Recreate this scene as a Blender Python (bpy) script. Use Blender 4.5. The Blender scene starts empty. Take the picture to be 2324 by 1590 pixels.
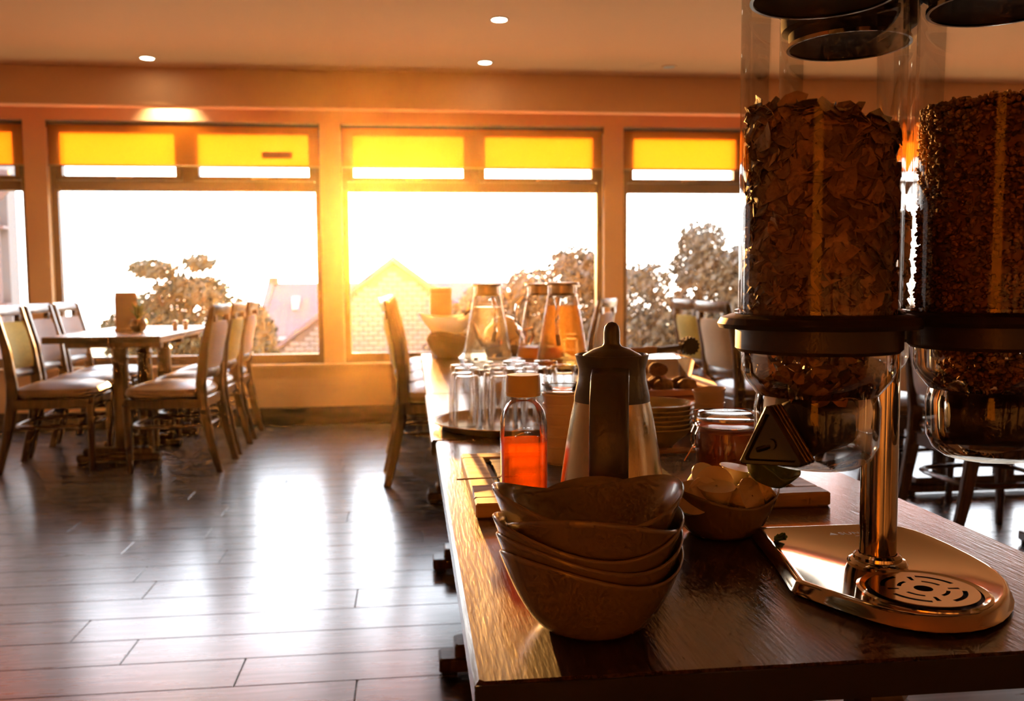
import bpy, math, random
from mathutils import Vector, Matrix
random.seed(7)
PI = math.pi
sc = bpy.context.scene
col = sc.collection

# ------------------------------------------------------------------ camera
H = 1.13
psi, th, ro = (math.radians(a) for a in (6.42, 4.2, -0.42))
fwd = Vector((math.sin(psi)*math.cos(th), math.cos(psi)*math.cos(th), -math.sin(th)))
rgt = Vector((math.cos(psi), -math.sin(psi), 0))
upv = rgt.cross(fwd)
r2 = rgt*math.cos(ro) + upv*math.sin(ro)
u2 = upv*math.cos(ro) - rgt*math.sin(ro)
cam_d = bpy.data.cameras.new('camera'); cam = bpy.data.objects.new('camera', cam_d); col.objects.link(cam)
m = Matrix((r2, u2, -fwd)).transposed().to_4x4(); m.translation = Vector((0, 0, H))
cam.matrix_world = m
cam_d.sensor_width = 36; cam_d.lens = 36*2030/2324
cam_d.clip_start = 0.02; cam_d.clip_end = 300
cam_d.dof.use_dof = True; cam_d.dof.focus_distance = 1.2; cam_d.dof.aperture_fstop = 6.3
sc.camera = cam

# ------------------------------------------------------------------ world, sun, exposure
SKY = 10.0
w = bpy.data.worlds.new('sky'); sc.world = w; w.use_nodes = True
nt = w.node_tree; nt.nodes.clear()
wo = nt.nodes.new('ShaderNodeOutputWorld'); bg = nt.nodes.new('ShaderNodeBackground')
tc = nt.nodes.new('ShaderNodeTexCoord'); sp = nt.nodes.new('ShaderNodeSeparateXYZ')
rp = nt.nodes.new('ShaderNodeValToRGB')
nt.links.new(tc.outputs['Generated'], sp.inputs[0]); nt.links.new(sp.outputs['Z'], rp.inputs[0])
e = rp.color_ramp.elements
e[0].position = 0.0; e[0].color = (1.0, 0.93, 0.84, 1)
e[1].position = 0.7; e[1].color = (0.62, 0.74, 0.95, 1)
k = e.new(0.14); k.color = (0.98, 0.98, 1.0, 1)
nt.links.new(rp.outputs[0], bg.inputs[0]); bg.inputs[1].default_value = SKY
nt.links.new(bg.outputs[0], wo.inputs[0])

sun_d = bpy.data.lights.new('sun', 'SUN'); sun = bpy.data.objects.new('sun', sun_d); col.objects.link(sun)
sun_dir = Vector((-0.0387, 0.998, 0.060)).normalized()        # from the room towards the low sun
sun.rotation_euler = sun_dir.to_track_quat('Z', 'Y').to_euler()
sun_d.energy = 24; sun_d.color = (1.0, 0.44, 0.10); sun_d.angle = math.radians(0.6)

vs = sc.view_settings
vs.view_transform = 'Standard'; vs.look = 'None'; vs.exposure = 0.0; vs.gamma = 1.0; vs.use_curve_mapping = False
cy = sc.cycles
cy.max_bounces = 6; cy.transparent_max_bounces = 20; cy.transmission_bounces = 6; cy.glossy_bounces = 3
cy.diffuse_bounces = 3; cy.caustics_refractive = False; cy.caustics_reflective = False
cy.sample_clamp_indirect = 6.0; cy.use_adaptive_sampling = True; cy.adaptive_threshold = 0.06; cy.adaptive_min_samples = 10; cy.use_auto_tile = False; cy.time_limit = 1100

# ------------------------------------------------------------------ materials
def mat(name):
    mm = bpy.data.materials.new(name); mm.use_nodes = True
    n = mm.node_tree; b = n.nodes['Principled BSDF']
    return mm, n, b

def pmat(name, c, rough=0.5, metal=0.0, spec=0.5, coat=0.0, noise=0.0, nscale=30.0, bump=0.0, bscale=200.0, trans=0.0, ior=1.45, sheen=0.0, stretch=None, sss=0.0):
    mm, n, b = mat(name)
    b.inputs['Base Color'].default_value = (*c, 1); b.inputs['Roughness'].default_value = rough
    b.inputs['Metallic'].default_value = metal; b.inputs['Specular IOR Level'].default_value = spec
    b.inputs['Coat Weight'].default_value = coat; b.inputs['Coat Roughness'].default_value = 0.08
    b.inputs['Transmission Weight'].default_value = trans; b.inputs['IOR'].default_value = ior
    b.inputs['Sheen Weight'].default_value = sheen
    if sss:
        b.inputs['Subsurface Weight'].default_value = sss; b.inputs['Subsurface Radius'].default_value = (.02, .01, .004)
    tcn = n.nodes.new('ShaderNodeTexCoord'); mp = n.nodes.new('ShaderNodeMapping')
    n.links.new(tcn.outputs['Object'], mp.inputs[0])
    if stretch: mp.inputs['Scale'].default_value = stretch
    if noise:
        nz = n.nodes.new('ShaderNodeTexNoise'); nz.inputs['Scale'].default_value = nscale; nz.inputs['Detail'].default_value = 4
        n.links.new(mp.outputs[0], nz.inputs[0])
        mx = n.nodes.new('ShaderNodeMix'); mx.data_type = 'RGBA'
        mx.inputs[6].default_value = (*[v*(1-noise) for v in c], 1); mx.inputs[7].default_value = (*[min(1, v*(1+noise)) for v in c], 1)
        n.links.new(nz.outputs['Fac'], mx.inputs[0]); n.links.new(mx.outputs[2], b.inputs['Base Color'])
    if bump:
        nb = n.nodes.new('ShaderNodeTexNoise'); nb.inputs['Scale'].default_value = bscale; nb.inputs['Detail'].default_value = 3
        n.links.new(mp.outputs[0], nb.inputs[0])
        bp = n.nodes.new('ShaderNodeBump'); bp.inputs['Strength'].default_value = bump; bp.inputs['Distance'].default_value = 0.002
        n.links.new(nb.outputs['Fac'], bp.inputs['Height']); n.links.new(bp.outputs[0], b.inputs['Normal'])
    return mm

def wood(name, dark, light, rough=0.35, axis='Y', scale=1.0, bump=0.3, coat=0.0, rnd=0.0, spec=0.5, fine=6.0, ring=.22):
    mm, n, b = mat(name)
    tcn = n.nodes.new('ShaderNodeTexCoord'); mp = n.nodes.new('ShaderNodeMapping')
    s = {'X': (.9, 9, 9), 'Y': (9, .9, 9), 'Z': (9, 9, .9)}[axis]
    mp.inputs['Scale'].default_value = tuple(v*scale for v in s)
    oi = n.nodes.new('ShaderNodeObjectInfo')
    vm = n.nodes.new('ShaderNodeVectorMath'); vm.operation = 'MULTIPLY_ADD'
    n.links.new(oi.outputs['Random'], vm.inputs[0]); vm.inputs[1].default_value = (11, 17, 5) if rnd else (0, 0, 0)
    n.links.new(tcn.outputs['Object'], vm.inputs[2]); n.links.new(vm.outputs[0], mp.inputs[0])
    nz = n.nodes.new('ShaderNodeTexNoise'); nz.inputs['Scale'].default_value = 0.7; nz.inputs['Detail'].default_value = 2
    n.links.new(mp.outputs[0], nz.inputs[0])
    ml = n.nodes.new('ShaderNodeMath'); ml.operation = 'MULTIPLY'; ml.inputs[1].default_value = 46
    n.links.new(nz.outputs['Fac'], ml.inputs[0])
    sn = n.nodes.new('ShaderNodeMath'); sn.operation = 'SINE'; n.links.new(ml.outputs[0], sn.inputs[0])
    n2 = n.nodes.new('ShaderNodeTexNoise'); n2.inputs['Scale'].default_value = fine; n2.inputs['Detail'].default_value = 6
    n.links.new(mp.outputs[0], n2.inputs[0])
    ad = n.nodes.new('ShaderNodeMath'); ad.operation = 'MULTIPLY_ADD'; ad.inputs[1].default_value = ring
    n.links.new(sn.outputs[0], ad.inputs[0]); n.links.new(n2.outputs['Fac'], ad.inputs[2])
    cr = n.nodes.new('ShaderNodeValToRGB'); cr.color_ramp.elements[0].position = .25; cr.color_ramp.elements[1].position = .8
    cr.color_ramp.elements[0].color = (*dark, 1); cr.color_ramp.elements[1].color = (*light, 1)
    n.links.new(ad.outputs[0], cr.inputs[0])
    out = cr.outputs[0]
    if rnd:
        hs = n.nodes.new('ShaderNodeHueSaturation'); mr = n.nodes.new('ShaderNodeMapRange')
        mr.inputs[3].default_value = 1-rnd; mr.inputs[4].default_value = 1+rnd
        n.links.new(oi.outputs['Random'], mr.inputs[0]); n.links.new(mr.outputs[0], hs.inputs['Value'])
        n.links.new(out, hs.inputs['Color']); out = hs.outputs[0]
    n.links.new(out, b.inputs['Base Color'])
    rr = n.nodes.new('ShaderNodeMapRange'); rr.inputs[3].default_value = rough*1.25; rr.inputs[4].default_value = rough*.8
    n.links.new(n2.outputs['Fac'], rr.inputs[0]); n.links.new(rr.outputs[0], b.inputs['Roughness'])
    b.inputs['Coat Weight'].default_value = coat; b.inputs['Coat Roughness'].default_value = .15; b.inputs['Specular IOR Level'].default_value = spec
    bp = n.nodes.new('ShaderNodeBump'); bp.inputs['Strength'].default_value = bump; bp.inputs['Distance'].default_value = .0012
    n.links.new(ad.outputs[0], bp.inputs['Height']); n.links.new(bp.outputs[0], b.inputs['Normal'])
    return mm

def thin_glass(name, tint=(1, 1, 1), rough=0.02, boost=1.0, ior=1.5):
    mm = bpy.data.materials.new(name); mm.use_nodes = True; n = mm.node_tree; n.nodes.clear()
    o = n.nodes.new('ShaderNodeOutputMaterial'); mx = n.nodes.new('ShaderNodeMixShader')
    t = n.nodes.new('ShaderNodeBsdfTransparent'); g = n.nodes.new('ShaderNodeBsdfGlossy'); f = n.nodes.new('ShaderNodeFresnel')
    t.inputs[0].default_value = (*tint, 1); g.inputs['Roughness'].default_value = rough; f.inputs[0].default_value = ior
    ml = n.nodes.new('ShaderNodeMath'); ml.operation = 'MULTIPLY'; ml.inputs[1].default_value = boost; ml.use_clamp = True
    n.links.new(f.outputs[0], ml.inputs[0]); n.links.new(ml.outputs[0], mx.inputs[0])
    n.links.new(t.outputs[0], mx.inputs[1]); n.links.new(g.outputs[0], mx.inputs[2]); n.links.new(mx.outputs[0], o.inputs[0])
    return mm

def real_glass(name, c=(1, 1, 1), ior=1.47, rough=0.0):
    return pmat(name, c, rough, trans=1.0, ior=ior)

def liquid(name, tint, scat, f):
    mm = thin_glass(name, tint, .0, .5, 1.33); n = mm.node_tree
    o = [q for q in n.nodes if q.type == 'OUTPUT_MATERIAL'][0]; src = o.inputs[0].links[0].from_socket
    tl = n.nodes.new('ShaderNodeBsdfTranslucent'); tl.inputs[0].default_value = (*scat, 1)
    mx = n.nodes.new('ShaderNodeMixShader'); mx.inputs[0].default_value = f
    n.links.new(src, mx.inputs[1]); n.links.new(tl.outputs[0], mx.inputs[2]); n.links.new(mx.outputs[0], o.inputs[0])
    return mm

def emit(name, c, s):
    mm = bpy.data.materials.new(name); mm.use_nodes = True; n = mm.node_tree; n.nodes.clear()
    o = n.nodes.new('ShaderNodeOutputMaterial'); em = n.nodes.new('ShaderNodeEmission')
    em.inputs[0].default_value = (*c, 1); em.inputs[1].default_value = s; n.links.new(em.outputs[0], o.inputs[0])
    return mm

M = {}
M['paint'] = pmat('warm_lit_wall_paint', (.80, .55, .32), .7, noise=.03, nscale=3, bump=.05, bscale=120)  # white walls, with the warm bounce light put into the paint colour
M['rear'] = pmat('darkened_rear_wall', (.13, .07, .035), .6, noise=.1, nscale=4)  # unseen wall, darkened to cut fill light on the near faces
M['ceil'] = pmat('warm_lit_ceiling_paint', (.94, .54, .27), .75, noise=.02, nscale=2)  # white ceiling tinted orange to carry the warm glow on it
M['plank'] = wood('floor_plank', (.044, .041, .039), (.108, .103, .100), .28, 'X', 1.0, .06, rnd=.28, spec=.9)
_b = M['plank'].node_tree.nodes['Principled BSDF']; _b.inputs['Coat Weight'].default_value = .62; _b.inputs['Coat Roughness'].default_value = .22; _b.inputs['Coat IOR'].default_value = 1.7
M['gap'] = pmat('floor_gap', (.01, .008, .006), .8)
M['frame'] = pmat('brown_window_frame', (.10, .055, .03), .45, noise=.1)
M['skirt'] = wood('dark_skirting', (.035, .02, .012), (.07, .042, .026), .5, 'X')
M['pane'] = thin_glass('window_pane', (.98, .99, .99), 0.0, .55)
M['table'] = wood('dark_table_wood', (.012, .006, .003), (.115, .056, .026), .24, 'Y', 1.5, .5, coat=.3, fine=18, ring=.12)
M['table_edge'] = wood('table_edge_wood', (.035, .018, .010), (.08, .042, .022), .4, 'Y')
M['band'] = pmat('dark_edge_band', (.018, .013, .010), .5, noise=.1)
M['dining'] = wood('dining_table_wood', (.13, .062, .028), (.26, .13, .062), .28, 'Y', 1.0, .15, coat=.35)
M['leg'] = wood('walnut_leg', (.042, .018, .009), (.085, .038, .018), .32, 'Z', 1.5, .1, coat=.2)
M['chairwood'] = wood('chair_walnut', (.045, .018, .009), (.090, .038, .018), .3, 'Z', 1.6, .08, coat=.3)
M['vinyl'] = pmat('taupe_vinyl', (.23, .16, .12), .34, noise=.06, bump=.12, bscale=250)
M['mustard'] = pmat('mustard_fabric', (.50, .40, .05), .85, noise=.35, nscale=60, bump=.3, bscale=300, sheen=.2)
M['greyfab'] = pmat('grey_lilac_fabric', (.34, .30, .31), .8, noise=.15, nscale=60, bump=.3, bscale=300, sheen=.2)
M['mauve'] = pmat('brown_mauve_fabric', (.33, .24, .22), .8, noise=.12, nscale=60, bump=.3, bscale=300, sheen=.2)
M['beige'] = pmat('beige_fabric', (.52, .40, .27), .85, noise=.12, nscale=60, bump=.3, bscale=300, sheen=.2)
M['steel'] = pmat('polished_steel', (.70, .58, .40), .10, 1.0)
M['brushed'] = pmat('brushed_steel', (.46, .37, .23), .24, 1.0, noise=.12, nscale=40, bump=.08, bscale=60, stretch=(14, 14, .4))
M['slotdark'] = pmat('drip_tray_dark', (.012, .010, .008), .6)
M['blackpl'] = pmat('black_plastic', (.045, .032, .024), .38)
M['lidpl'] = pmat('matt_dark_lid', (.022, .014, .009), .75, spec=.1)
M['darkpl'] = pmat('dark_dispenser_plastic', (.020, .015, .011), .42)
M['tube'] = thin_glass('acrylic_tube', (.98, .97, .95), .03, .55)
M['funnel'] = thin_glass('acrylic_funnel', (.93, .89, .84), .05, .8)
M['knob'] = pmat('dark_chrome_knob', (.10, .085, .05), .24, .8)
M['flake'] = pmat('corn_flake', (.36, .20, .08), .65, noise=.45, nscale=90, bump=.6, bscale=180)
M['rice'] = pmat('puffed_rice', (.40, .20, .075), .7, noise=.3, nscale=140)
def per_island(mm, lo, hi):
    n = mm.node_tree; b = n.nodes['Principled BSDF']; src = b.inputs['Base Color'].links[0].from_socket
    g = n.nodes.new('ShaderNodeNewGeometry'); mr = n.nodes.new('ShaderNodeMapRange'); mr.inputs[3].default_value = lo; mr.inputs[4].default_value = hi
    hs = n.nodes.new('ShaderNodeHueSaturation'); n.links.new(g.outputs['Random Per Island'], mr.inputs[0]); n.links.new(mr.outputs[0], hs.inputs['Value'])
    n.links.new(src, hs.inputs['Color']); n.links.new(hs.outputs[0], b.inputs['Base Color'])
per_island(M['flake'], .35, 1.25); per_island(M['rice'], .35, 1.15)
M['bowl'] = pmat('glazed_stoneware', (.235, .18, .09), .22, coat=.3, noise=.05, nscale=12)
M['bowl2'] = pmat('olive_glazed_stoneware', (.55, .50, .22), .25, coat=.3)
M['ribbed'] = pmat('cream_ramekin', (.80, .66, .47), .3, coat=.2)
M['white'] = pmat('white_ceramic', (.85, .83, .80), .25)
def napkin_white():
    mm = bpy.data.materials.new('thin_white_porcelain'); mm.use_nodes = True; n = mm.node_tree; b = n.nodes['Principled BSDF']
    b.inputs['Base Color'].default_value = (.9, .88, .84, 1); b.inputs['Roughness'].default_value = .25
    tl = n.nodes.new('ShaderNodeBsdfTranslucent'); tl.inputs[0].default_value = (.95, .90, .80, 1); mx = n.nodes.new('ShaderNodeMixShader'); mx.inputs[0].default_value = .55
    o = [q for q in n.nodes if q.type == 'OUTPUT_MATERIAL'][0]
    n.links.new(b.outputs[0], mx.inputs[1]); n.links.new(tl.outputs[0], mx.inputs[2]); n.links.new(mx.outputs[0], o.inputs[0])
    return mm
M['porcelain'] = napkin_white()
M['cap'] = pmat('yellow_bottle_cap', (.62, .40, .08), .45)
M['syrup'] = liquid('amber_syrup', (.86, .26, .015), (.95, .34, .02), .13)
M['jam'] = pmat('red_brown_jam', (.42, .09, .025), .35, sss=.3, noise=.3, nscale=40)
M['gasket'] = pmat('orange_gasket', (.75, .22, .05), .6)
M['thin'] = thin_glass('clear_glass', (.97, .98, .97), .01, .9)
M['tumblerglass'] = thin_glass('tumbler_glass', (.99, .99, .985), .03, .6)
M['jugglass'] = thin_glass('jug_glass', (.98, .98, .97), .01, .6)
M['glass'] = thin_glass('handle_glass', (.97, .97, .95), .03, 2.0)
M['juice'] = liquid('orange_juice', (.8, .25, .02), (.95, .40, .04), .8)
M['water'] = liquid('water', (.92, .84, .70), (.8, .7, .5), .10)
M['tea'] = liquid('amber_drink', (.84, .60, .28), (.9, .5, .15), .12)
M['juglid'] = pmat('steel_jug_lid', (.45, .36, .26), .3, .8)
M['boardwood'] = wood('oak_board', (.36, .20, .08), (.60, .38, .17), .5, 'X', 1.2, .15)
M['slate'] = pmat('slate_inset', (.055, .048, .042), .42, noise=.5, nscale=9, bump=.9, bscale=14, stretch=(1, 6, 1))
M['bun'] = pmat('baked_bun', (.36, .17, .07), .8, noise=.4, nscale=30, bump=.6, bscale=60)
M['copper'] = pmat('copper_tray', (.50, .22, .12), .35, .6)
M['traybrown'] = pmat('brown_tray', (.16, .09, .05), .3)
M['portion'] = pmat('cream_portion_cup', (.82, .70, .52), .45, sss=.2)
M['foil'] = pmat('portion_lid_film', (.75, .62, .45), .3)
M['greenpk'] = pmat('green_glazed_dish', (.10, .17, .05), .25)
M['menu'] = pmat('brown_menu_card', (.34, .19, .13), .7, noise=.1)
M['plant'] = pmat('plant_leaf', (.10, .20, .04), .6, noise=.3)
M['pot'] = pmat('brown_pot', (.10, .05, .03), .4)
M['lettering'] = pmat('white_lettering', (.85, .80, .70), .5)
M['wing'] = pmat('grey_render_wall', (.14, .125, .12), .9, noise=.08, nscale=3)
M['pipe'] = pmat('dark_downpipe', (.10, .055, .05), .5)
M['brick'] = pmat('pale_stone_block', (.125, .098, .085), .9, noise=.15, nscale=4)
M['mortar'] = pmat('warm_mortar', (.075, .043, .032), .95)
M['roof'] = pmat('rose_slate_roof', (.098, .058, .055), .85, noise=.12, nscale=2, bump=.6, bscale=6, stretch=(.2, 1, 6))
M['gutter'] = pmat('white_gutter', (.25, .25, .26), .5)
M['bark'] = pmat('tree_bark', (.10, .06, .035), .9)
M['leaf'] = pmat('tree_leaf', (.045, .036, .010), .7, noise=.4, nscale=3)
M['leaf2'] = pmat('hedge_leaf', (.055, .034, .014), .6, noise=.5, nscale=3)
M['bounce_ground'] = pmat('bounce_garden_ground', (.85, .60, .32), .95, noise=.12, nscale=1)  # ground made pale and warm to bounce light up onto the ceiling
M['black'] = pmat('black_rubber', (.02, .018, .016), .6)
M['toner'] = pmat('tan_silicone', (.35, .20, .07), .5)

def blind_mat():
    mm = bpy.data.materials.new('orange_blind_fabric'); mm.use_nodes = True; n = mm.node_tree; n.nodes.clear()
    o = n.nodes.new('ShaderNodeOutputMaterial'); t = n.nodes.new('ShaderNodeBsdfTransparent'); t.inputs[0].default_value = (.28, .055, .001, 1)
    d = n.nodes.new('ShaderNodeBsdfDiffuse'); d.inputs[0].default_value = (.85, .27, .01, 1)
    tl = n.nodes.new('ShaderNodeBsdfTranslucent'); tl.inputs[0].default_value = (.98, .20, .006, 1)
    m1 = n.nodes.new('ShaderNodeMixShader'); m1.inputs[0].default_value = .7
    m2 = n.nodes.new('ShaderNodeMixShader'); m2.inputs[0].default_value = .65
    n.links.new(d.outputs[0], m1.inputs[1]); n.links.new(tl.outputs[0], m1.inputs[2])
    n.links.new(t.outputs[0], m2.inputs[1]); n.links.new(m1.outputs[0], m2.inputs[2]); n.links.new(m2.outputs[0], o.inputs[0])
    return mm
M['blind'] = blind_mat()

# ------------------------------------------------------------------ mesh helpers
class MB:
    def __init__(s): s.v = []; s.f = []
    def add(s, vs, fs):
        o = len(s.v); s.v += [tuple(p) for p in vs]; s.f += [tuple(i+o for i in f) for f in fs]; return s
    def box(s, x0, x1, y0, y1, z0, z1, c=0.0):
        if c <= 0:
            return s.add([(x0, y0, z0), (x1, y0, z0), (x1, y1, z0), (x0, y1, z0), (x0, y0, z1), (x1, y0, z1), (x1, y1, z1), (x0, y1, z1)],
                [(0, 3, 2, 1), (4, 5, 6, 7), (0, 1, 5, 4), (1, 2, 6, 5), (2, 3, 7, 6), (3, 0, 4, 7)])
        c = min(c, (x1-x0)/2.2, (y1-y0)/2.2, (z1-z0)/2.2)
        ring = lambda i, z: [(x0+i, y0+c if i == 0 else y0+c, z)]
        def oc(i, z):   # octagon outline inset by i
            a, b, p, q = x0+i, x1-i, y0+i, y1-i
            return [(a+c, p, z), (b-c, p, z), (b, p+c, z), (b, q-c, z), (b-c, q, z), (a+c, q, z), (a, q-c, z), (a, p+c, z)]
        R = [oc(c, z0), oc(0, z0+c), oc(0, z1-c), oc(c, z1)]
        return s.rings(R, True, True)
    def rings(s, R, cap0=False, cap1=False, close=True):
        n = len(R[0]); o = len(s.v)
        for r in R: s.v += [tuple(p) for p in r]
        for i in range(len(R)-1):
            for j in range(n if close else n-1):
                k = (j+1) % n
                s.f.append((o+i*n+j, o+i*n+k, o+(i+1)*n+k, o+(i+1)*n+j))
        if cap0: s.f.append(tuple(o+j for j in range(n-1, -1, -1)))
        if cap1: s.f.append(tuple(o+(len(R)-1)*n+j for j in range(n)))
        return s
    def lathe(s, prof, n=32, cx=0, cy=0, cap0=True, cap1=True, shp=None):
        R = []
        for r, z in prof:
            R.append([(cx+r*(shp(a)[0] if shp else math.cos(a)), cy+r*(shp(a)[1] if shp else math.sin(a)), z) for a in (2*PI*j/n for j in range(n))])
        return s.rings(R, cap0, cap1)
    def tube(s, pts, rad, n=8, cap=True, flat=1.0):
        pts = [Vector(p) for p in pts]; R = []; up0 = Vector((0, 0, 1))
        for i, p in enumerate(pts):
            t = (pts[min(i+1, len(pts)-1)]-pts[max(i-1, 0)]).normalized()
            a = t.cross(up0)
            if a.length < .05: a = t.cross(Vector((0, 1, 0)))
            a.normalize(); b = a.cross(t).normalized()
            rr = rad[i] if isinstance(rad, (list, tuple)) else rad
            R.append([p+a*rr*math.cos(2*PI*j/n)+b*rr*flat*math.sin(2*PI*j/n) for j in range(n)])
        return s.rings(R, cap, cap)
    def bar(s, pts, wx, wy, c=0.0):   # rectangular section swept through pts; section axes world x/y
        R = []
        for i, p in enumerate(pts):
            a = wx[i] if isinstance(wx, (list, tuple)) else wx; b = wy[i] if isinstance(wy, (list, tuple)) else wy
            x, y, z = p; k = min(a, b)*.22
            R.append([(x-a/2+k, y-b/2, z), (x+a/2-k, y-b/2, z), (x+a/2, y-b/2+k, z), (x+a/2, y+b/2-k, z), (x+a/2-k, y+b/2, z), (x-a/2+k, y+b/2, z), (x-a/2, y+b/2-k, z), (x-a/2, y-b/2+k, z)])
        return s.rings(R, True, True)
    def prism(s, poly, z0, z1):
        return s.rings([[(x, y, z0) for x, y in poly], [(x, y, z1) for x, y in poly]], True, True)
    def build(s, name, m, parent=None, smooth=False, loc=None, angle=40):
        me = bpy.data.meshes.new(name); me.from_pydata(s.v, [], s.f); me.update()
        me.materials.append(M[m] if isinstance(m, str) else m)
        if smooth:
            me.shade_smooth()
            if angle: me.set_sharp_from_angle(angle=math.radians(angle))
        o = bpy.data.objects.new(name, me); col.objects.link(o)
        if parent: o.parent = parent
        if loc: o.location = loc
        return o

def tag(o, label=None, cat=None, group=None, kind=None):
    if label: o['label'] = label
    if cat: o['category'] = cat
    if group: o['group'] = group
    if kind: o['kind'] = kind
    return o
def thing(name, label, cat, loc=(0, 0, 0), rz=0, group=None, kind=None):
    o = bpy.data.objects.new(name, None); col.objects.link(o); o.location = loc; o.rotation_euler = (0, 0, rz)
    o.empty_display_size = .05
    return tag(o, label, cat, group, kind)
def struct(o): o['kind'] = 'structure'; return o
def kids(o): return [c for c in bpy.data.objects if c.parent is o]
def copy_tree(o, parent=None):
    c = o.copy(); col.objects.link(c); c.parent = parent
    for ch in kids(o): copy_tree(ch, c)
    return c
def rsq(a, p=3.2):
    c, s_ = math.cos(a), math.sin(a); r = (abs(c)**p+abs(s_)**p)**(-1/p); return (r*c, r*s_)

# ------------------------------------------------------------------ room shell
X0, X1, Y0, YW, ZC = -5.25, 6.36, -4.0, 7.41, 2.73
floor = struct(MB().box(X0, X1, Y0, YW+.2, -.12, -.012).build('floor', 'gap'))
pw, pl = .195, 1.28
plank_me = MB().box(0, pl-.0025, 0, pw-.0022, -.012, 0, .0018).build('plank', 'plank', floor).data
first = bpy.data.objects['plank']; made = 0
rest = MB()
rows = int((YW-Y0)/pw)+1
rr = random.Random(3)
for i in range(rows):
    y = YW - (i+1)*pw
    off = rr.uniform(0, pl)
    x = X0 - off
    while x < X1:
        a, b = max(x, X0), min(x+pl, X1)
        if b-a > .05:
            if y > 1.9 and b > -3.9 and a < 3.3:
                o = first if made == 0 else bpy.data.objects.new('plank', plank_me)
                if made: col.objects.link(o); o.parent = floor
                o.location = (a, y, 0); o.scale = ((b-a)/pl, 1, 1); made += 1
            else:
                rest.box(a, b-.002, max(y, Y0), y+pw-.002, -.012, 0)
        x += pl
ro_ = rest.build('outer_planks', 'plank', floor); ro_['kind'] = 'stuff'

struct(MB().box(X0, X1, Y0, YW+.25, ZC, ZC+.12).build('ceiling', 'ceil'))
struct(MB().box(X0-.15, X0, Y0, YW+.25, 0, ZC).build('wall_left', 'paint'))
struct(MB().box(X1, X1+.15, Y0, YW+.25, 0, ZC).build('wall_right', 'paint'))
RXA, RXB = -3.1, -1.5      # opening of the unseen window behind the viewer
struct(MB().box(X0-.15, RXA, Y0-.15, Y0, 0, ZC).box(RXB, X1+.15, Y0-.15, Y0, 0, ZC).box(RXA, RXB, Y0-.15, Y0, 0, .45).box(RXA, RXB, Y0-.15, Y0, 2.45, ZC).build('wall_rear', 'rear'))
posts = [-5.17, -2.885, -.627, 1.70, 3.99, 6.28]; PW = .165
wn = MB().box(X0, X1, YW, YW+.24, .30, .475).box(X0, X1, YW-.006, YW+.24, 0, .30).box(X0, X1, YW, YW+.24, 2.435, ZC)
for p in posts: wn.box(max(p-PW/2, X0), min(p+PW/2, X1), YW, YW+.24, .475, 2.435)
struct(wn.build('wall_window', 'paint'))
struct(MB().box(X0, X1, 6.90, 7.02, 2.455, ZC, .006).build('trim_1', 'ceil'))               # dropped beam before the windows
struct(MB().box(X0, X1, YW-.02, YW-.006, 0, .148, .003).build('baseboard_window', 'skirt'))
struct(MB().box(X0, X1, YW-.035, YW, .475, .502, .006).build('trim_2', 'paint'))             # window board nosing

YF0, YF1 = YW+.07, YW+.135
def window(n, xa, xb):
    t = bpy.data.objects.new('window_%d' % n, None); col.objects.link(t); t.location = (xa, 0, 0); struct(t)
    W = xb-xa; zt = 2.43; yc = (YF0+YF1)/2
    MB().box(0, W, YW-.0, YF0, .475, .50).build('sill', 'frame', t)
    f = MB().box(0, .05, YF0, YF1, .50, zt, .004).box(W-.05, W, YF0, YF1, .50, zt, .004).box(.05, W-.05, YF0, YF1, .50, .575, .004).box(.05, W-.05, YF0, YF1, zt-.045, zt, .004)
    f.build('frame', 'frame', t)
    MB().box(.05, W-.05, YF0-.012, YF1, 1.895, 1.975, .006).build('transom', 'frame', t)
    MB().box(W/2-.045, W/2+.045, YF0, YF1, 1.975, zt-.045, .004).build('mullion', 'frame', t)
    MB().box(.05, W-.05, yc-.004, yc+.004, .575, 1.895).build('pane', 'pane', t)
    for a, b in ((.05, W/2-.045), (W/2+.045, W-.05)):
        c = MB().box(a, a+.045, YF0-.018, YF1-.01, 1.978, zt-.048, .004).box(b-.045, b, YF0-.018, YF1-.01, 1.978, zt-.048, .004)
        c.box(a+.045, b-.045, YF0-.018, YF1-.01, 1.978, 2.012, .004).box(a+.045, b-.045, YF0-.018, YF1-.01, zt-.085, zt-.048, .004)
        co = c.build('casement', 'frame', t)
        MB().box(a+.045, b-.045, yc-.004, yc+.004, 2.012, zt-.085).build('pane', 'pane', co)
        hm = (a+b)/2
        MB().box(hm-.022, hm+.022, YF0-.034, YF0-.018, 1.982, 2.004, .003).box(hm-.010, hm+.11, YF0-.050, YF0-.034, 1.988, 2.004, .004).build('handle', 'steel', co)
    pd = bpy.data.lights.new('portal', 'AREA'); po = bpy.data.objects.new('portal_%d' % n, pd); col.objects.link(po)
    pd.shape = 'RECTANGLE'; pd.size = W-.02; pd.size_y = zt-.52; pd.cycles.is_portal = True
    po.location = ((xa+xb)/2, YF1+.03, (zt+.5)/2); po.rotation_euler = (-PI/2, 0, 0)
    return t
t = bpy.data.objects.new('window_6', None); col.objects.link(t); t.location = (RXA, Y0, 0); struct(t)  # unseen window inferred from the strip reflections in the tubes
MB().box(0, .05, -.12, -.06, .45, 2.45).box(1.55, 1.6, -.12, -.06, .45, 2.45).box(.05, 1.55, -.12, -.06, .45, .5).box(.05, 1.55, -.12, -.06, 2.40, 2.45).build('frame', 'frame', t)
MB().box(.05, 1.55, -.094, -.086, .5, 2.40).build('pane', 'pane', t)
pd = bpy.data.lights.new('portal', 'AREA'); po = bpy.data.objects.new('portal_6', pd); col.objects.link(po)
pd.shape = 'RECTANGLE'; pd.size = 1.6; pd.size_y = 2.0; pd.cycles.is_portal = True
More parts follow.
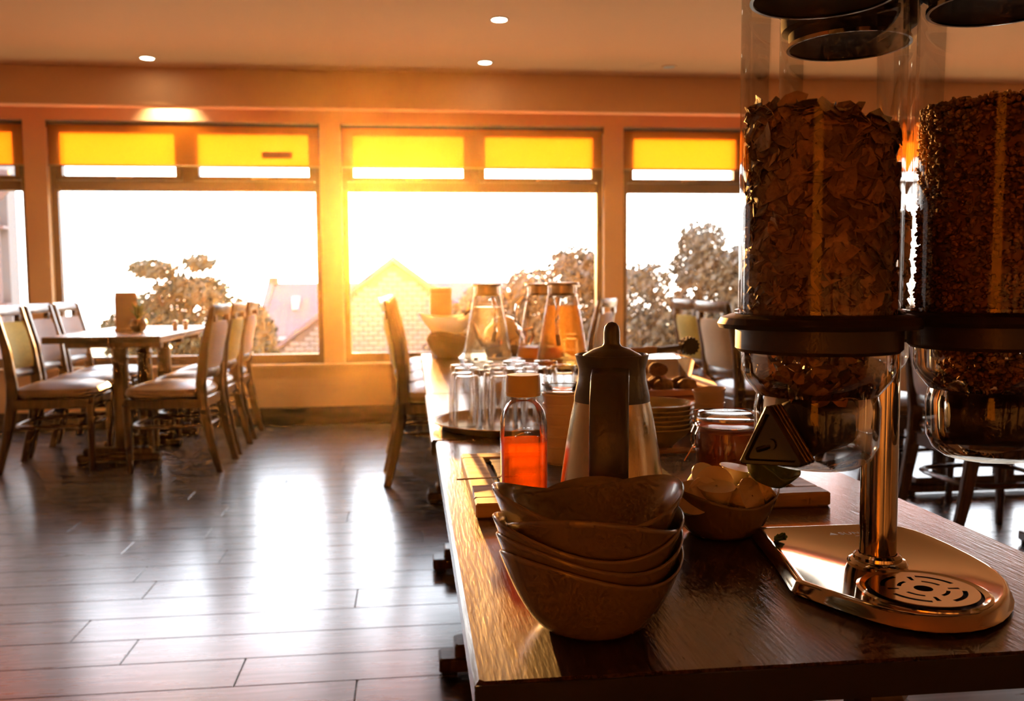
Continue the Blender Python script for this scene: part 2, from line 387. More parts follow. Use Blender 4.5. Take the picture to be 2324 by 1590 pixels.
po.location = ((RXA+RXB)/2, Y0-.14, 1.45); po.rotation_euler = (PI/2, 0, 0)
t = thing('roller_blind', 'unseen orange roller blind drawn fully down over the window behind the viewer', 'blind', (RXA, Y0-.03, 2.45), 0, 'orange roller blinds')  # added blind turning daylight from behind into dim orange fill
MB().rings([[(x, .018*math.cos(q*PI/6), -.022+.018*math.sin(q*PI/6)) for q in range(12)] for x in (.012, 1.588)], True, True).build('roller', 'frame', t, True)
MB().add([(.008, -.004, -.03), (1.592, -.004, -.03), (1.592, -.004, -1.97), (.008, -.004, -1.97)], [(0, 1, 2, 3)]).build('fabric', 'blind', t)
MB().box(.008, 1.592, -.010, .002, -1.985, -1.97, .003).build('bottom_bar', 'toner', t)
wins = [(posts[i]+PW/2, posts[i+1]-PW/2) for i in range(5)]
for i, (a, b) in enumerate(wins): window(i+1, a, b)
MB().box(-1.17, -.93, YF0-.03, YF0-.018, 2.155, 2.21, .004).build('trickle_vent', 'frame', bpy.data.objects['window_2'], loc=(-wins[1][0], 0, 0))

bl = ['window at the left edge', 'big window left of the centre post', 'window behind the glass jugs', 'window behind the cereal dispenser', 'rightmost window past the dispenser']
for i, (a, b) in enumerate(wins):
    t = thing('roller_blind', 'orange roller blind pulled part way down the ' + bl[i], 'blind', (a, YW+.02, 2.43), 0, 'orange roller blinds')
    W = b-a
    MB().rings([[(x, .022+.018*math.cos(q*PI/6), -.022+.018*math.sin(q*PI/6)) for q in range(12)] for x in (.012, W-.012)], True, True).build('roller', 'frame', t, True)
    MB().add([(.008, .004, -.03), (W-.008, .004, -.03), (W-.008, .004, -.335), (.008, .004, -.335)], [(0, 1, 2, 3)]).build('fabric', 'blind', t)
    MB().box(.008, W-.008, -.002, .010, -.350, -.335, .003).build('bottom_bar', 'toner', t)
    for x in (0, W-.010): MB().box(x, x+.010, .0, .045, -.05, -.001).build('bracket', 'frame', t)
    MB().tube([(W-.004, .02, -.05), (W-.004, .015, -.9)], .0025, 5).build('cord', 'white', t)

# ceiling downlights
M['lamp'] = emit('downlight_lens', (1.0, .86, .62), 30)
dl = [((-1.805, 6.63), 'above the left dining table'), ((.557, 5.51), 'nearest the viewer, above the buffet'), ((.558, 6.56), 'close to the beam, above the jugs'), ((1.926, 6.58), 'close to the beam, right of centre')]
for (x, y), s_ in dl:
    on = x < 1.5
    t = thing('downlight', 'small round recessed ceiling downlight ' + s_, 'downlight', (x, y, ZC), 0, 'ceiling downlights')
    MB().lathe([(.050, -.001), (.058, -.001), (.056, -.006), (.046, -.006), (.040, .0)], 24, cap0=False, cap1=False).build('trim_ring', 'white' if on else 'ceil', t, True)
    MB().lathe([(.001, -.004), (.044, -.004)], 24, cap0=False, cap1=False).build('lens', 'lamp' if on else 'white', t)
    if on:
        ld = bpy.data.lights.new('downlight_lamp', 'SPOT'); lo = bpy.data.objects.new('downlight_lamp', ld); col.objects.link(lo); lo.parent = t
        lo.location = (0, 0, -.02); ld.energy = 45; ld.color = (1, .66, .30); ld.spot_size = math.radians(100); ld.spot_blend = .6; ld.shadow_soft_size = .03
# one more behind the beam, washing the wall over the window
t = thing('downlight', 'hidden downlight behind the dropped beam washing the wall above the left window', 'downlight', (-1.85, 7.24, ZC), 0, 'ceiling downlights')
MB().lathe([(.001, -.004), (.044, -.004)], 24, cap0=False, cap1=False).build('lens', 'lamp', t)
MB().lathe([(.050, -.001), (.058, -.001), (.056, -.006), (.046, -.006), (.040, .0)], 24, cap0=False, cap1=False).build('trim_ring', 'white', t, True)
ld = bpy.data.lights.new('wall_wash_lamp', 'SPOT'); lo = bpy.data.objects.new('wall_wash_lamp', ld); col.objects.link(lo); lo.parent = t
lo.location = (0, 0, -.02); ld.energy = 60; ld.color = (1, .75, .42); ld.spot_size = math.radians(95); ld.spot_blend = .9; ld.shadow_soft_size = .02
lo.rotation_euler = (math.radians(25), 0, 0)

# ------------------------------------------------------------------ trestle tables
def trestle_table(name, label, loc, W, L, Hh, top, ends, px, post_w=.075, group=None, thick=.038, foot_in=.02, cat='table'):
    t = thing(name, label, cat, loc, 0, group)
    MB().box(0, W, 0, L, Hh-thick, Hh, .005).build('tabletop', top, t)
    for y_a in (-.0012, L-.0008): MB().box(.001, W-.001, y_a, y_a+.002, Hh-thick+.001, Hh-.002).build('edge_band', 'band', t)
    for ye in ends:
        f = MB().box(foot_in, W-foot_in, ye-.045, ye+.045, .012, .055, .006).box(foot_in+.045, W-foot_in-.045, ye-.045, ye+.045, .055, .095, .006)
        fo = f.build('foot', 'leg', t)
        for xx in (foot_in+.03, W-foot_in-.03): MB().box(xx-.022, xx+.022, ye-.03, ye+.03, 0, .012).build('glide', 'black', fo)
        MB().box(.06, W-.06, ye-.03, ye+.03, Hh-thick-.045, Hh-thick, .004).build('cleat', 'leg', t)
        for xp in px:
            p = MB().bar([(xp, ye, .095), (xp, ye, .2), (xp, ye, Hh-thick-.13), (xp, ye, Hh-thick-.115), (xp, ye, Hh-thick-.10), (xp, ye, Hh-thick-.045)],
                [post_w*1.15, post_w*1.1, post_w*.85, post_w*1.0, post_w*.85, post_w*.95], [post_w*1.0]*2+[post_w*.8, post_w*.95, post_w*.8, post_w*.9])
            p.build('post', 'leg', t, True)
    return t
trestle_table('buffet_table', 'dark wooden buffet table nearest the viewer, carrying bowls and cereal dispenser', (.055, .828, 0), .80, 1.352, .75, 'table', (.25, 1.1), (.26, .54), group='buffet tables end to end')
trestle_table('buffet_table', 'dark wooden buffet table in the middle of the row, carrying the glass tumblers', (.045, 2.186, 0), .80, .95, .75, 'table', (.37,), (.26, .54), group='buffet tables end to end')
trestle_table('buffet_table', 'dark wooden buffet table farthest from the viewer, carrying the glass jugs', (.050, 3.142, 0), .80, 1.84, .75, 'table', (.36, 1.5), (.26, .54), group='buffet tables end to end')
trestle_table('dining_table', 'brown dining table with six chairs by the left window', (-2.25, 5.75, 0), .70, 1.52, .83, 'dining', (.27, .80, 1.30), (.375,), .10, 'dining tables', .042, .09)
trestle_table('dining_table', 'dining table on the right behind the cereal dispenser', (2.62, 3.2, 0), .75, 1.6, .80, 'dining', (.3, 1.25), (.2, .55), .085, 'dining tables', .042, -.02)
trestle_table('dining_table', 'dining table by the right window beyond the two cushioned chairs', (2.3, 5.55, 0), .75, 1.45, .83, 'dining', (.27, 1.2), (.2, .55), .085, 'dining tables', .042, -.02)

# ------------------------------------------------------------------ chairs
def make_chair():
    t = thing('dining_chair', 'chair', 'chair')
    k = 1.05
    for s in (-1, 1):
        bk = [(s*.195, -.315, 0), (s*.195, -.265, .2), (s*.195, -.225, .42), (s*.195, -.222, .52), (s*.195, -.245, .72), (s*.195, -.300, .965)]
        MB().bar([(x*k, y*k, z*k) for x, y, z in bk], [.030, .034, .038, .038, .034, .030], [.042, .052, .066, .064, .052, .034]).build('leg', 'chairwood', t, True)
        MB().bar([(s*.19*k, .195*k, 0), (s*.198*k, .20*k, .40*k)], [.026, .044], [.028, .048]).build('leg', 'chairwood', t, True)
    MB().box(-.19*k, .19*k, .185*k, .215*k, .375*k, .435*k, .004).box(-.215*k, -.18*k, -.22*k, .2*k, .375*k, .435*k, .004).box(.18*k, .215*k, -.22*k, .2*k, .375*k, .435*k, .004).box(-.19*k, .19*k, -.24*k, -.21*k, .375*k, .435*k, .004).build('seat_rail', 'chairwood', t)
    # padded seat: crowned rounded square
    prof = [(.20, .435), (.228, .445), (.235, .465), (.222, .49), (.16, .512), (.08, .520), (.001, .522)]
    sm = MB().lathe([(r*k, z*k) for r, z in prof], 40, cap0=True, cap1=False, shp=lambda a: rsq(a, 5.0))
    sm.v = [(x*(1.0+.05*(y/.24)), y*.98-.005, z) for x, y, z in sm.v]
    sm.build('seat', 'vinyl', t, True)
    def back_y(z): return -.222-.023*max(0, (z-.52)/.2) if z < .72 else -.245-.055*((z-.72)/.245)
    def panel(z0, z1, hw, th_, n=8, bow=.028):
        R = []
        for i in range(n+1):
            z = z0+(z1-z0)*i/n; ring = []
            e_ = 1-abs(2*i/n-1)**6
            tt = th_*(.35+.65*e_)
            xs = [(-1+2*j/10) for j in range(11)]
            ring += [(x*hw*k, (back_y(z)-bow*(1-x*x)+tt*(1-x**8*.6)/2)*k, z*k) for x in xs]
            ring += [(x*hw*k, (back_y(z)-bow*(1-x*x)-tt*(1-x**8*.6)/2)*k, z*k) for x in reversed(xs)]
            R.append(ring)
        return MB().rings(R, True, True)
    panel(.60, .875, .180, .045).build('back_pad', 'mustard', t, True)
    panel(.545, .60, .180, .024, 3).build('lower_rail', 'chairwood', t, True)
    # top rail with hand hold gap below it
    panel(.912, .975, .205, .030, 4).build('top_rail', 'chairwood', t, True)
    for s in (-1, 1): MB().box(s*.155*k-.02, s*.155*k+.02, (back_y(.89)-.03)*k, (back_y(.89)+.002)*k, .872*k, .915*k).build('rail_block', 'chairwood', t)
    hoop = [(rsq(2*PI*j/28, 4)[0]*.20*k, rsq(2*PI*j/28, 4)[1]*.215*k-.02, .27*k) for j in range(29)]
    MB().tube(hoop, .016, 8, False, .75).build('hoop_stretcher', 'chairwood', t, True)
    return t
proto = make_chair(); used = [False]
pads = {}
def chair(x, y, rz, fab, label, group, s=1.0):
    if not used[0]: c = proto; used[0] = True
    else: c = copy_tree(proto)
    c.location = (x, y, 0); c.rotation_euler = (0, 0, rz); c.scale = (s, s, s)
    c['label'] = label; c['group'] = group
    for ch in kids(c):
        if ch.name.startswith('back_pad'):
            if fab not in pads:
                me = ch.data.copy(); me.materials.clear(); me.materials.append(M[fab]); pads[fab] = me
            ch.data = pads[fab]; ch['label'] = {'mustard': 'mustard yellow padded back', 'greyfab': 'grey lilac padded back', 'mauve': 'mauve brown padded back', 'beige': 'beige padded back'}[fab]
    return c
E_, W_ = -PI/2, PI/2     # facing +x / facing -x
gL = 'chairs around the left dining table'
chair(-2.19, 5.92, E_+.05, 'mustard', 'wooden chair with mustard back at the leftmost edge of the picture', gL)
chair(-2.22, 6.44, E_+.02, 'greyfab', 'grey-backed wooden chair, middle one on the left side of the left dining table', gL)
chair(-2.24, 6.98, E_-.02, 'greyfab', 'grey-backed wooden chair nearest the window on the left side of the left table', gL)
chair(-1.50, 5.80, W_-.04, 'mauve', 'mauve-backed wooden chair, nearest on the right side of the left dining table', gL)
chair(-1.50, 6.36, W_, 'mustard', 'mustard-backed wooden chair, middle one on the right side of the left table', gL)
chair(-1.51, 6.96, W_+.02, 'mauve', 'mauve-backed wooden chair nearest the window on the right side of the left table', gL)
gC = 'row of chairs beyond the buffet'
nm = ['nearest chair of the row beyond the buffet end, mustard back in profile', 'second chair of the row beyond the buffet end', 'third chair of the row beyond the buffet end', 'chair nearest the window in the row beyond the buffet end']
for i in range(4): chair(.185+.0*i, 5.25+.62*i, E_+.03, ['mustard', 'mustard', 'greyfab', 'mustard'][i], nm[i], gC, 1.03)
gR = 'chairs on the right of the buffet'
chair(2.09, 5.20, E_+.12, 'beige', 'beige-backed wooden chair just left of the cereal dispenser', gR)
chair(2.15, 5.90, E_+.10, 'mustard', 'mustard-backed wooden chair left of the beige one, near the right window', gR)
chair(1.18, 6.70, W_-.5, 'greyfab', 'grey-backed wooden chair partly hidden behind the amber glass jug', gR)
chair(2.50, 4.42, E_+.1, 'mustard', 'wooden chair seen between the two cereal tubes', gR)
chair(2.52, 3.62, E_+.05, 'mauve', 'wooden chair in the dark at the right edge, below the second cereal tube', gR)

# ------------------------------------------------------------------ cereal dispenser
DX, DY = .591, 1.068
D = thing('cereal_dispenser', 'tall triple-tube cereal dispenser with polished steel base', 'dispenser', (DX, DY, .75))
out = [(.502, 1.258), (.650, 1.256), (.700, 1.250), (.727, 1.225), (.738, 1.16), (.735, 1.06), (.722, 1.0), (.690, .945), (.652, .908), (.620, .888), (.585, .879), (.548, .885), (.517, .908), (.490, .955), (.461, 1.015), (.462, 1.03), (.480, 1.12)]
def chaikin(P, keep):
    Q = []
    for i, p in enumerate(P):
        if i in keep: Q.append(p); continue
        a, b = P[i-1], P[(i+1) % len(P)]
        Q += [(p[0]*.75+a[0]*.25, p[1]*.75+a[1]*.25), (p[0]*.75+b[0]*.25, p[1]*.75+b[1]*.25)]
    return Q
poly = [(x-DX, y-DY) for x, y in chaikin(out, (0, 14, 15, 16))]
def inset(P, d):
    n = len(P); res = []
    for i in range(n):
        a, b, c = Vector(P[i-1]), Vector(P[i]), Vector(P[(i+1) % n])
        n1 = Vector((-(b-a).y, (b-a).x)).normalized(); n2 = Vector((-(c-b).y, (c-b).x)).normalized()
        nn = (n1+n2).normalized(); k_ = d/max(.4, nn.dot(n1)); res.append(tuple(b-nn*k_))
    return res
# outline runs clockwise, so the left normal points outward and inset moves inward
R = [[(x, y, 0) for x, y in poly], [(x, y, .004) for x, y in inset(poly, -.004)], [(x, y, .007) for x, y in inset(poly, -.002)], [(x, y, .016) for x, y in inset(poly, .001)], [(x, y, .019) for x, y in inset(poly, .004)], [(x, y, .0195) for x, y in inset(poly, .008)], [(x, y, .0175) for x, y in inset(poly, .011)]]
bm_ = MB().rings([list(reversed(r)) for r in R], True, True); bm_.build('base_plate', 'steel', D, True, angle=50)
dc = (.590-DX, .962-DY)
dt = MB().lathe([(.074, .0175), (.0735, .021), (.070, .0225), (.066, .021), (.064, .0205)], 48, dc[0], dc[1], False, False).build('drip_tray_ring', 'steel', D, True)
MB().lathe([(.001, .0178), (.064, .0178)], 48, dc[0], dc[1], False, False).build('drip_tray_well', 'slotdark', D)
# slotted drip plate: polar grid with openings
pl_ = MB(); nr, na = [(.0, .0105), (.0105, .014), (.014, .024), (.024, .0285), (.0285, .036), (.036, .0415), (.0415, .047), (.047, .060)], 96
def hole(r0, r1, j):
    r = (r0+r1)/2; a = j % na; q = a % (na//4); 
    if r < .0105: return True
    if .0105 < r < .014: return False
    if .024 < r < .0285: return 5 <= (a % 24) <= 16
    if .0415 < r < .047: return 4 <= (a % 24) <= 18
    if .014 < r < .0415 and r > .0285: return (a % 24) in (21, 22)
    return False
for r0, r1 in nr:
    for j in range(na):
        if hole(r0, r1, j): continue
        a0, a1 = 2*PI*j/na, 2*PI*(j+1)/na
        pl_.add([(dc[0]+r*math.cos(a), dc[1]+r*math.sin(a), z) for z in (.0215, .0228) for r, a in ((r0, a0), (r1, a0), (r1, a1), (r0, a1))], [(4, 5, 6, 7), (0, 3, 2, 1), (0, 1, 5, 4), (1, 2, 6, 5), (2, 3, 7, 6), (3, 0, 4, 7)])
pl_.build('drip_plate', 'steel', D)
MB().lathe([(.036, .0175), (.037, .022), (.034, .026), (.030, .027), (.0295, .031), (.026, .034), (.0235, .034)], 40, 0, 0, False, False).build('pole_collar', 'steel', D, True)
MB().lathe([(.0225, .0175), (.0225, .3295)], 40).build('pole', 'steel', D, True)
MB().lathe([(.020, .340), (.020, .352), (.016, .362), (.008, .367), (.001, .368)], 24, cap0=False, cap1=False).build('pole_cap', 'steel', D, True)
tp = [(.472-DX, .998-DY), (.699-DX, 1.012-DY), (.602-DX, 1.195-DY)]
TR = .0905
zt0, zt1 = .335, .745
names = ['left', 'right', 'rear']
# shared carrier plate
cp = MB()
for cx, cyy in tp:
    cp.lathe([(TR+.003, .329), (TR+.022, .328), (TR+.024, .333), (TR+.020, .340), (TR+.008, .344), (TR+.003, .344)], 56, cx, cyy, False, False)
for cx, cyy in tp:
    d = Vector((cx, cyy)).normalized(); n_ = Vector((-d.y, d.x)); L_ = Vector((cx, cyy)).length-TR-.002
    p4 = [d*.015+n_*.035, d*.015-n_*.035, d*(L_+.012)-n_*.055, d*(L_+.012)+n_*.055]
    cp.prism([tuple(v) for v in p4], .330, .338)
cp.lathe([(.040, .329), (.040, .340)], 32)
cp.build('carrier_plate', 'darkpl', D, True)
for i, (cx, cyy) in enumerate(tp):
    tb = MB().lathe([(TR, zt0), (TR, zt1)], 64, cx, cyy, False, False).build('tube', 'tube', D, True)
    MB().lathe([(TR+.0008, zt0+.009), (TR+.0045, zt0+.010), (TR+.0045, zt0+.014), (TR+.0008, zt0+.015)], 48, cx, cyy, False, False).build('tube_ring', 'tube', tb, True)
    ld_ = MB().lathe([(.078, .695), (.079, .712), (.088, .716), (.0895, .724), (.0885, .742), (TR+.004, .744), (TR+.006, .752), (TR+.004, .762), (.07, .772), (.02, .776), (.001, .777)], 56, cx, cyy, True, False).build('lid', 'lidpl', D, True, loc=(0, 0, .010))
    MB().lathe([(.0775, .692), (.0815, .692), (.0815, .697), (.0775, .697)], 56, cx, cyy, False, False).build('lid_seal', 'steel', ld_, True)
    MB().lathe([(.018, .776), (.018, .80), (.012, .806), (.001, .808)], 24, cx, cyy, False, False).build('lid_knob', 'darkpl', ld_, True)
    MB().lathe([(TR+.003, .329), (TR+.003, .304), (TR-.001, .300), (TR-.004, .300)], 56, cx, cyy, False, False).build('collar', 'blackpl', D, True)
    fn = MB().lathe([(TR-.004, .305), (TR-.0045, .278), (TR-.008, .268), (TR-.022, .250), (.0715, .236), (.0705, .205), (.0700, .192), (.062, .176), (.050, .167), (.046, .166), (.001, .166)], 56, cx, cyy, False, False).build('funnel', 'funnel', D, True)
    # turning wheel inside the funnel: dark paddle drum
    wd = MB(); ax = Vector((-.76, -.65, 0)).normalized() if i == 0 else Vector((cx, cyy, 0)).normalized()
    bx_ = Vector((-ax.y, ax.x, 0))
    drum = [[Vector((cx, cyy, .213))+ax*q+bx_*r_*math.cos(a)+Vector((0, 0, 1))*r_*math.sin(a) for a in (2*PI*j/24 for j in range(24))] for q, r_ in ((-.055, .030), (-.050, .034), (.050, .034), (.055, .030))]
    wd.rings(drum, True, True).build('paddle_wheel', 'darkpl', D, True)
    # triangular turning knob on its shaft
    kc = Vector((cx, cyy, .205))+ax*.100
    tri = []
    for j in range(3):
        a = PI/2+2*PI*j/3-.08
        c_ = (math.cos(a)*.036, math.sin(a)*.036)
        for da in (-.35, 0, .35):
            b_ = a+da; tri.append((c_[0]+.006*math.cos(b_), c_[1]+.006*math.sin(b_)))
    def trir(q, s): return [kc+ax*q+bx_*(-x*s)+Vector((0, 0, y*s)) for x, y in tri]
    kn = MB().rings([trir(-.016, .93), trir(-.014, 1), trir(-.011, 1), trir(-.0105, .95), trir(-.007, .95), trir(-.0065, 1), trir(-.003, 1), trir(-.0025, .95), trir(.001, .95), trir(.0015, 1), trir(.005, 1), trir(.0055, .95), trir(.009, .95), trir(.0095, 1), trir(.015, 1), trir(.017, .95), trir(.017, .80), trir(.012, .74)], True, True).build('turning_knob', 'knob', D, False)
    MB().tube([kc-ax*.035, kc-ax*.014], .009, 16).build('knob_shaft', 'steel', kn, True)
    MB().tube([kc+ax*.0118, kc+ax*.0145], .006, 16).tube([kc+ax*.0125-bx_*.016+Vector((0,0,-.008)), kc+ax*.0125+Vector((0,0,-.002))], .003, 8).build('knob_emblem', 'knob', kn, True)
# brand lettering on the steel base
fc = bpy.data.curves.new('brand_lettering', 'FONT'); fc.body = 'SUNNEX'; fc.size = .0165; fc.extrude = .0001; fc.space_character = 1.05
fo = bpy.data.objects.new('brand_source', fc); col.objects.link(fo); bpy.context.view_layer.update()
fme = bpy.data.meshes.new_from_object(fo.evaluated_get(bpy.context.evaluated_depsgraph_get())); bpy.data.objects.remove(fo)
fme.materials.clear(); fme.materials.append(M['lettering'])
fo = bpy.data.objects.new('brand_lettering', fme); col.objects.link(fo); fo.parent = D; fo.location = (.610-DX, 1.205-DY, .0177)
MB().add([(.594-DX, 1.205-DY, .0178), (.607-DX, 1.205-DY, .0178), (.6005-DX, 1.2165-DY, .0178)], [(0, 1, 2)]).build('brand_triangle', 'lettering', D)
fo2 = MB().box(.628-DX, .650-DX, 1.1955-DY, 1.197-DY, .0177, .0178).build('brand_underline', 'lettering', D)
# small green bottle cap scrap of film at the corner of the base
ft = MB()
for q in range(7): ft.tube([(.505+.004*math.sin(q*2.1), 1.185+.006*math.cos(q*1.7), .0205+.001*q), (.513+.004*math.cos(q*1.3), 1.180+.008*math.sin(q*2.6), .024+.0012*q)], .0022, 6)
ft.v = [(x, y, z+.75-.0015) for x, y, z in ft.v]
tag(ft.build('film_scrap', 'plant', None, True), 'small crumpled green scrap on the left corner of the steel dispenser base', 'scrap')

# cereals
def flakes(name, label, cx, cy, z0, zl, zr, mt, R0, n, seed):
    r = random.Random(seed); b = MB()
    # dark inner mass
    prof = [(R0-.016, z0)]; b.lathe([(R0-.018, z0), (R0-.018, min(zl, zr)-.02), (.001, min(zl, zr)-.012)], 24, cx, cy, True, False)
    for _ in range(n):
        a = r.uniform(0, 2*PI); top = r.random() < .16
        rad = R0*math.sqrt(r.random())*.93 if top else R0-r.uniform(.006, .016)
        x, y = rad*math.cos(a), rad*math.sin(a)
        zz = (zl+(zr-zl)*(x/R0*.5+.5)) + r.uniform(-.008, .004)
        z = zz if top else r.uniform(z0, zz)
        s = r.uniform(.012, .021); th0 = r.uniform(0, 6.28)
        nrm = (Vector((x, y, 0)).normalized()*(0.25 if top else 1)+Vector((r.gauss(0, .33), r.gauss(0, .33), r.gauss(.15, .36)+(1.0 if top else 0)))).normalized()
        u = nrm.orthogonal().normalized(); v = nrm.cross(u)
        if r.random() < .5: u, v = v, -u
        c = Vector((cx+x, cy+y, z)); cu = r.uniform(.25, .6)*r.choice((-1, 1)); ph = [r.uniform(.7, 1.15) for _ in range(8)]
        ring = []
        for j in range(8):
            t_ = th0+2*PI*j/8; q = s*ph[j]
            p = c+u*q*math.cos(t_)+v*q*.85*math.sin(t_)+nrm*(cu*s*math.cos(2*t_)*.5+r.uniform(-.001, .001))
            d_ = Vector((p.x-cx, p.y-cy)); 
            if d_.length > R0-.001: d_ *= (R0-.001)/d_.length; p.x, p.y = cx+d_.x, cy+d_.y
            ring.append(p)
        cc = c-nrm*cu*s*.25; back = [p-nrm*.0010 for p in ring]
        b.add(ring+[cc]+back+[cc-nrm*.001], [(j, (j+1) % 8, 8) for j in range(8)]+[(9+(j+1) % 8, 9+j, 17) for j in range(8)]+[(j, 9+j, 9+(j+1) % 8, (j+1) % 8) for j in range(8)])
    return tag(b.build(name, mt, None, True, angle=70), label, 'cereal', None, 'stuff')
t1 = (DX+tp[0][0], DY+tp[0][1]); t2 = (DX+tp[1][0], DY+tp[1][1]); t3 = (DX+tp[2][0], DY+tp[2][1])
flakes('corn_flakes', 'brown corn flakes filling the left cereal tube', t1[0], t1[1], 1.055, 1.328, 1.290, 'flake', TR-.003, 1500, 1)
flakes('corn_flakes', 'corn flakes in the rear cereal tube, behind the left tube', t3[0], t3[1], 1.055, 1.22, 1.22, 'flake', TR-.003, 500, 5)
def settle(name, label, cx, cy, mt, seed, n, kind):
    r = random.Random(seed); b = MB()
    for _ in range(n):
        a = r.uniform(0, 6.28); z = r.uniform(1.0, 1.05); rad = (.062 if z < 1.02 else .076)*math.sqrt(r.random())
        c = Vector((cx+rad*math.cos(a), cy+rad*math.sin(a), z)); s = r.uniform(.007, .012)
        nrm = Vector((r.gauss(0, 1), r.gauss(0, 1), r.gauss(0, 1))).normalized(); u = nrm.orthogonal().normalized(); v = nrm.cross(u)
        ring = [c+u*s*math.cos(q*PI/4)+v*s*.8*math.sin(q*PI/4)+nrm*.3*s*math.cos(q*PI/2) for q in range(8)]
        b.add(ring+[c-nrm*.002]+[c+nrm*.003], [(j, (j+1) % 8, 8) for j in range(8)]+[((j+1) % 8, j, 9) for j in range(8)])
    return tag(b.build(name, mt, None, True), label, 'cereal', None, 'stuff')
settle('corn_flakes', 'corn flakes settled in the left funnel above the paddle wheel', t1[0], t1[1], 'flake', 11, 220, 0)
ICO = []
def ico():
    t = (1+5**.5)/2
    v = [Vector(p).normalized() for p in [(-1, t, 0), (1, t, 0), (-1, -t, 0), (1, -t, 0), (0, -1, t), (0, 1, t), (0, -1, -t), (0, 1, -t), (t, 0, -1), (t, 0, 1), (-t, 0, -1), (-t, 0, 1)]]
    f = [(0, 11, 5), (0, 5, 1), (0, 1, 7), (0, 7, 10), (0, 10, 11), (1, 5, 9), (5, 11, 4), (11, 10, 2), (10, 7, 6), (7, 1, 8), (3, 9, 4), (3, 4, 2), (3, 2, 6), (3, 6, 8), (3, 8, 9), (4, 9, 5), (2, 4, 11), (6, 2, 10), (8, 6, 7), (9, 8, 1)]
    return v, f
IV, IF = ico()
# one subdivision for rounder grains
def subdiv(v, f):
    v = list(v); c = {}; nf = []
    def mid(a, b):
        kx = (min(a, b), max(a, b))
        if kx not in c: c[kx] = len(v); v.append(((v[a]+v[b])/2).normalized())
        return c[kx]
    for a, b_, d in f:
        x, y, z = mid(a, b_), mid(b_, d), mid(d, a); nf += [(a, x, z), (b_, y, x), (d, z, y), (x, y, z)]
    return v, nf
IV2, IF2 = subdiv(IV, IF)
def puffs(name, label, cx, cy, z0, z1, R0, n, seed, inner=True):
    r = random.Random(seed); b = MB()
    if inner: b.lathe([(R0-.012, z0), (R0-.012, z1-.012), (.001, z1-.006)], 24, cx, cy, True, False)
    for _ in range(n):
        a = r.uniform(0, 6.28); top = r.random() < .16
        rad = R0*math.sqrt(r.random())*.95 if (top or not inner) else R0-r.uniform(.003, .010)
        z = z1+r.uniform(-.004, .004)+(.004*math.cos(a) if top else 0) if top else r.uniform(z0, z1)
        c = Vector((cx+rad*math.cos(a), cy+rad*math.sin(a), z)); L = r.uniform(.0045, .0062); wd_ = r.uniform(.0026, .0034)
        d = Vector((r.gauss(0, 1), r.gauss(0, 1), r.gauss(0, .6))).normalized(); u = d.orthogonal().normalized(); v = d.cross(u)
        b.add([c+d*p.x*L+u*p.y*wd_+v*p.z*wd_ for p in IV], IF)
    return tag(b.build(name, 'rice', None, True, angle=0), label, 'cereal', None, 'stuff')
puffs('puffed_rice', 'brown puffed rice filling the right cereal tube', t2[0], t2[1], 1.055, 1.338, TR-.003, 5200, 2)
puffs('puffed_rice', 'puffed rice settled in the right funnel', t2[0], t2[1], 1.0, 1.05, .064, 1100, 3, False)

# ------------------------------------------------------------------ wavy bowls
def wavy_bowl(R0=.102, h=.083, rb=.046, name='stoneware_bowl', mt='bowl', wr=.05, wz=.17, n=64, tk=.0042, lobes=2):
    b = MB()
    def pt(a, t, inner):
        mm_ = math.cos(lobes*a)
        Rr = R0*(1+wr*mm_*t**2); hh = h*(1+wz*mm_*t**2)
        r = rb+(Rr-rb)*(t**.78); z = hh*(t**1.45)
        if inner: r -= tk*(.75 if t > .97 else 1); z += tk*(1-t)*.9
        return (r*math.cos(a), r*math.sin(a), z)
    T = [0, .04, .1, .2, .32, .45, .58, .7, .8, .9, .96, 1]
    R = [[(rb*.92*math.cos(2*PI*j/n), rb*.92*math.sin(2*PI*j/n), .0015) for j in range(n)], [(rb*.97*math.cos(2*PI*j/n), rb*.97*math.sin(2*PI*j/n), 0) for j in range(n)]]
    for t_ in T: R.append([pt(2*PI*j/n, t_, False) for j in range(n)])
    R.append([tuple((p+q)/2+(0 if i < 2 else .0016) for i, (p, q) in enumerate(zip(pt(2*PI*j/n, 1, False), pt(2*PI*j/n, 1, True)))) for j in range(n)])
    for t_ in reversed(T): R.append([pt(2*PI*j/n, t_, True) for j in range(n)])
    b.rings(R, True, True)
    return b
bme = wavy_bowl().build('stoneware_bowl', 'bowl', None, True, angle=80)
blab = ['bottom stoneware bowl of the stack of wavy bowls in front', 'second stoneware bowl from the bottom of the front stack', 'middle stoneware bowl of the front stack of wavy bowls', 'second stoneware bowl from the top of the front stack', 'topmost wavy stoneware bowl of the front stack, its inside showing']
rots = [35, 25, 10, 72, 4]; dx = [(0, 0), (-.002, .001), (-.004, 0), (.001, .002), (-.004, .004)]
for i in range(5):
    o = bme if i == 0 else bme.copy()
    if i: col.objects.link(o)
    o.location = (.196+dx[i][0], .962+dx[i][1], .75+.0155*i); o.rotation_euler = (0, 0, math.radians(rots[i]))
    tag(o, blab[i], 'bowl', 'front stack of wavy bowls')

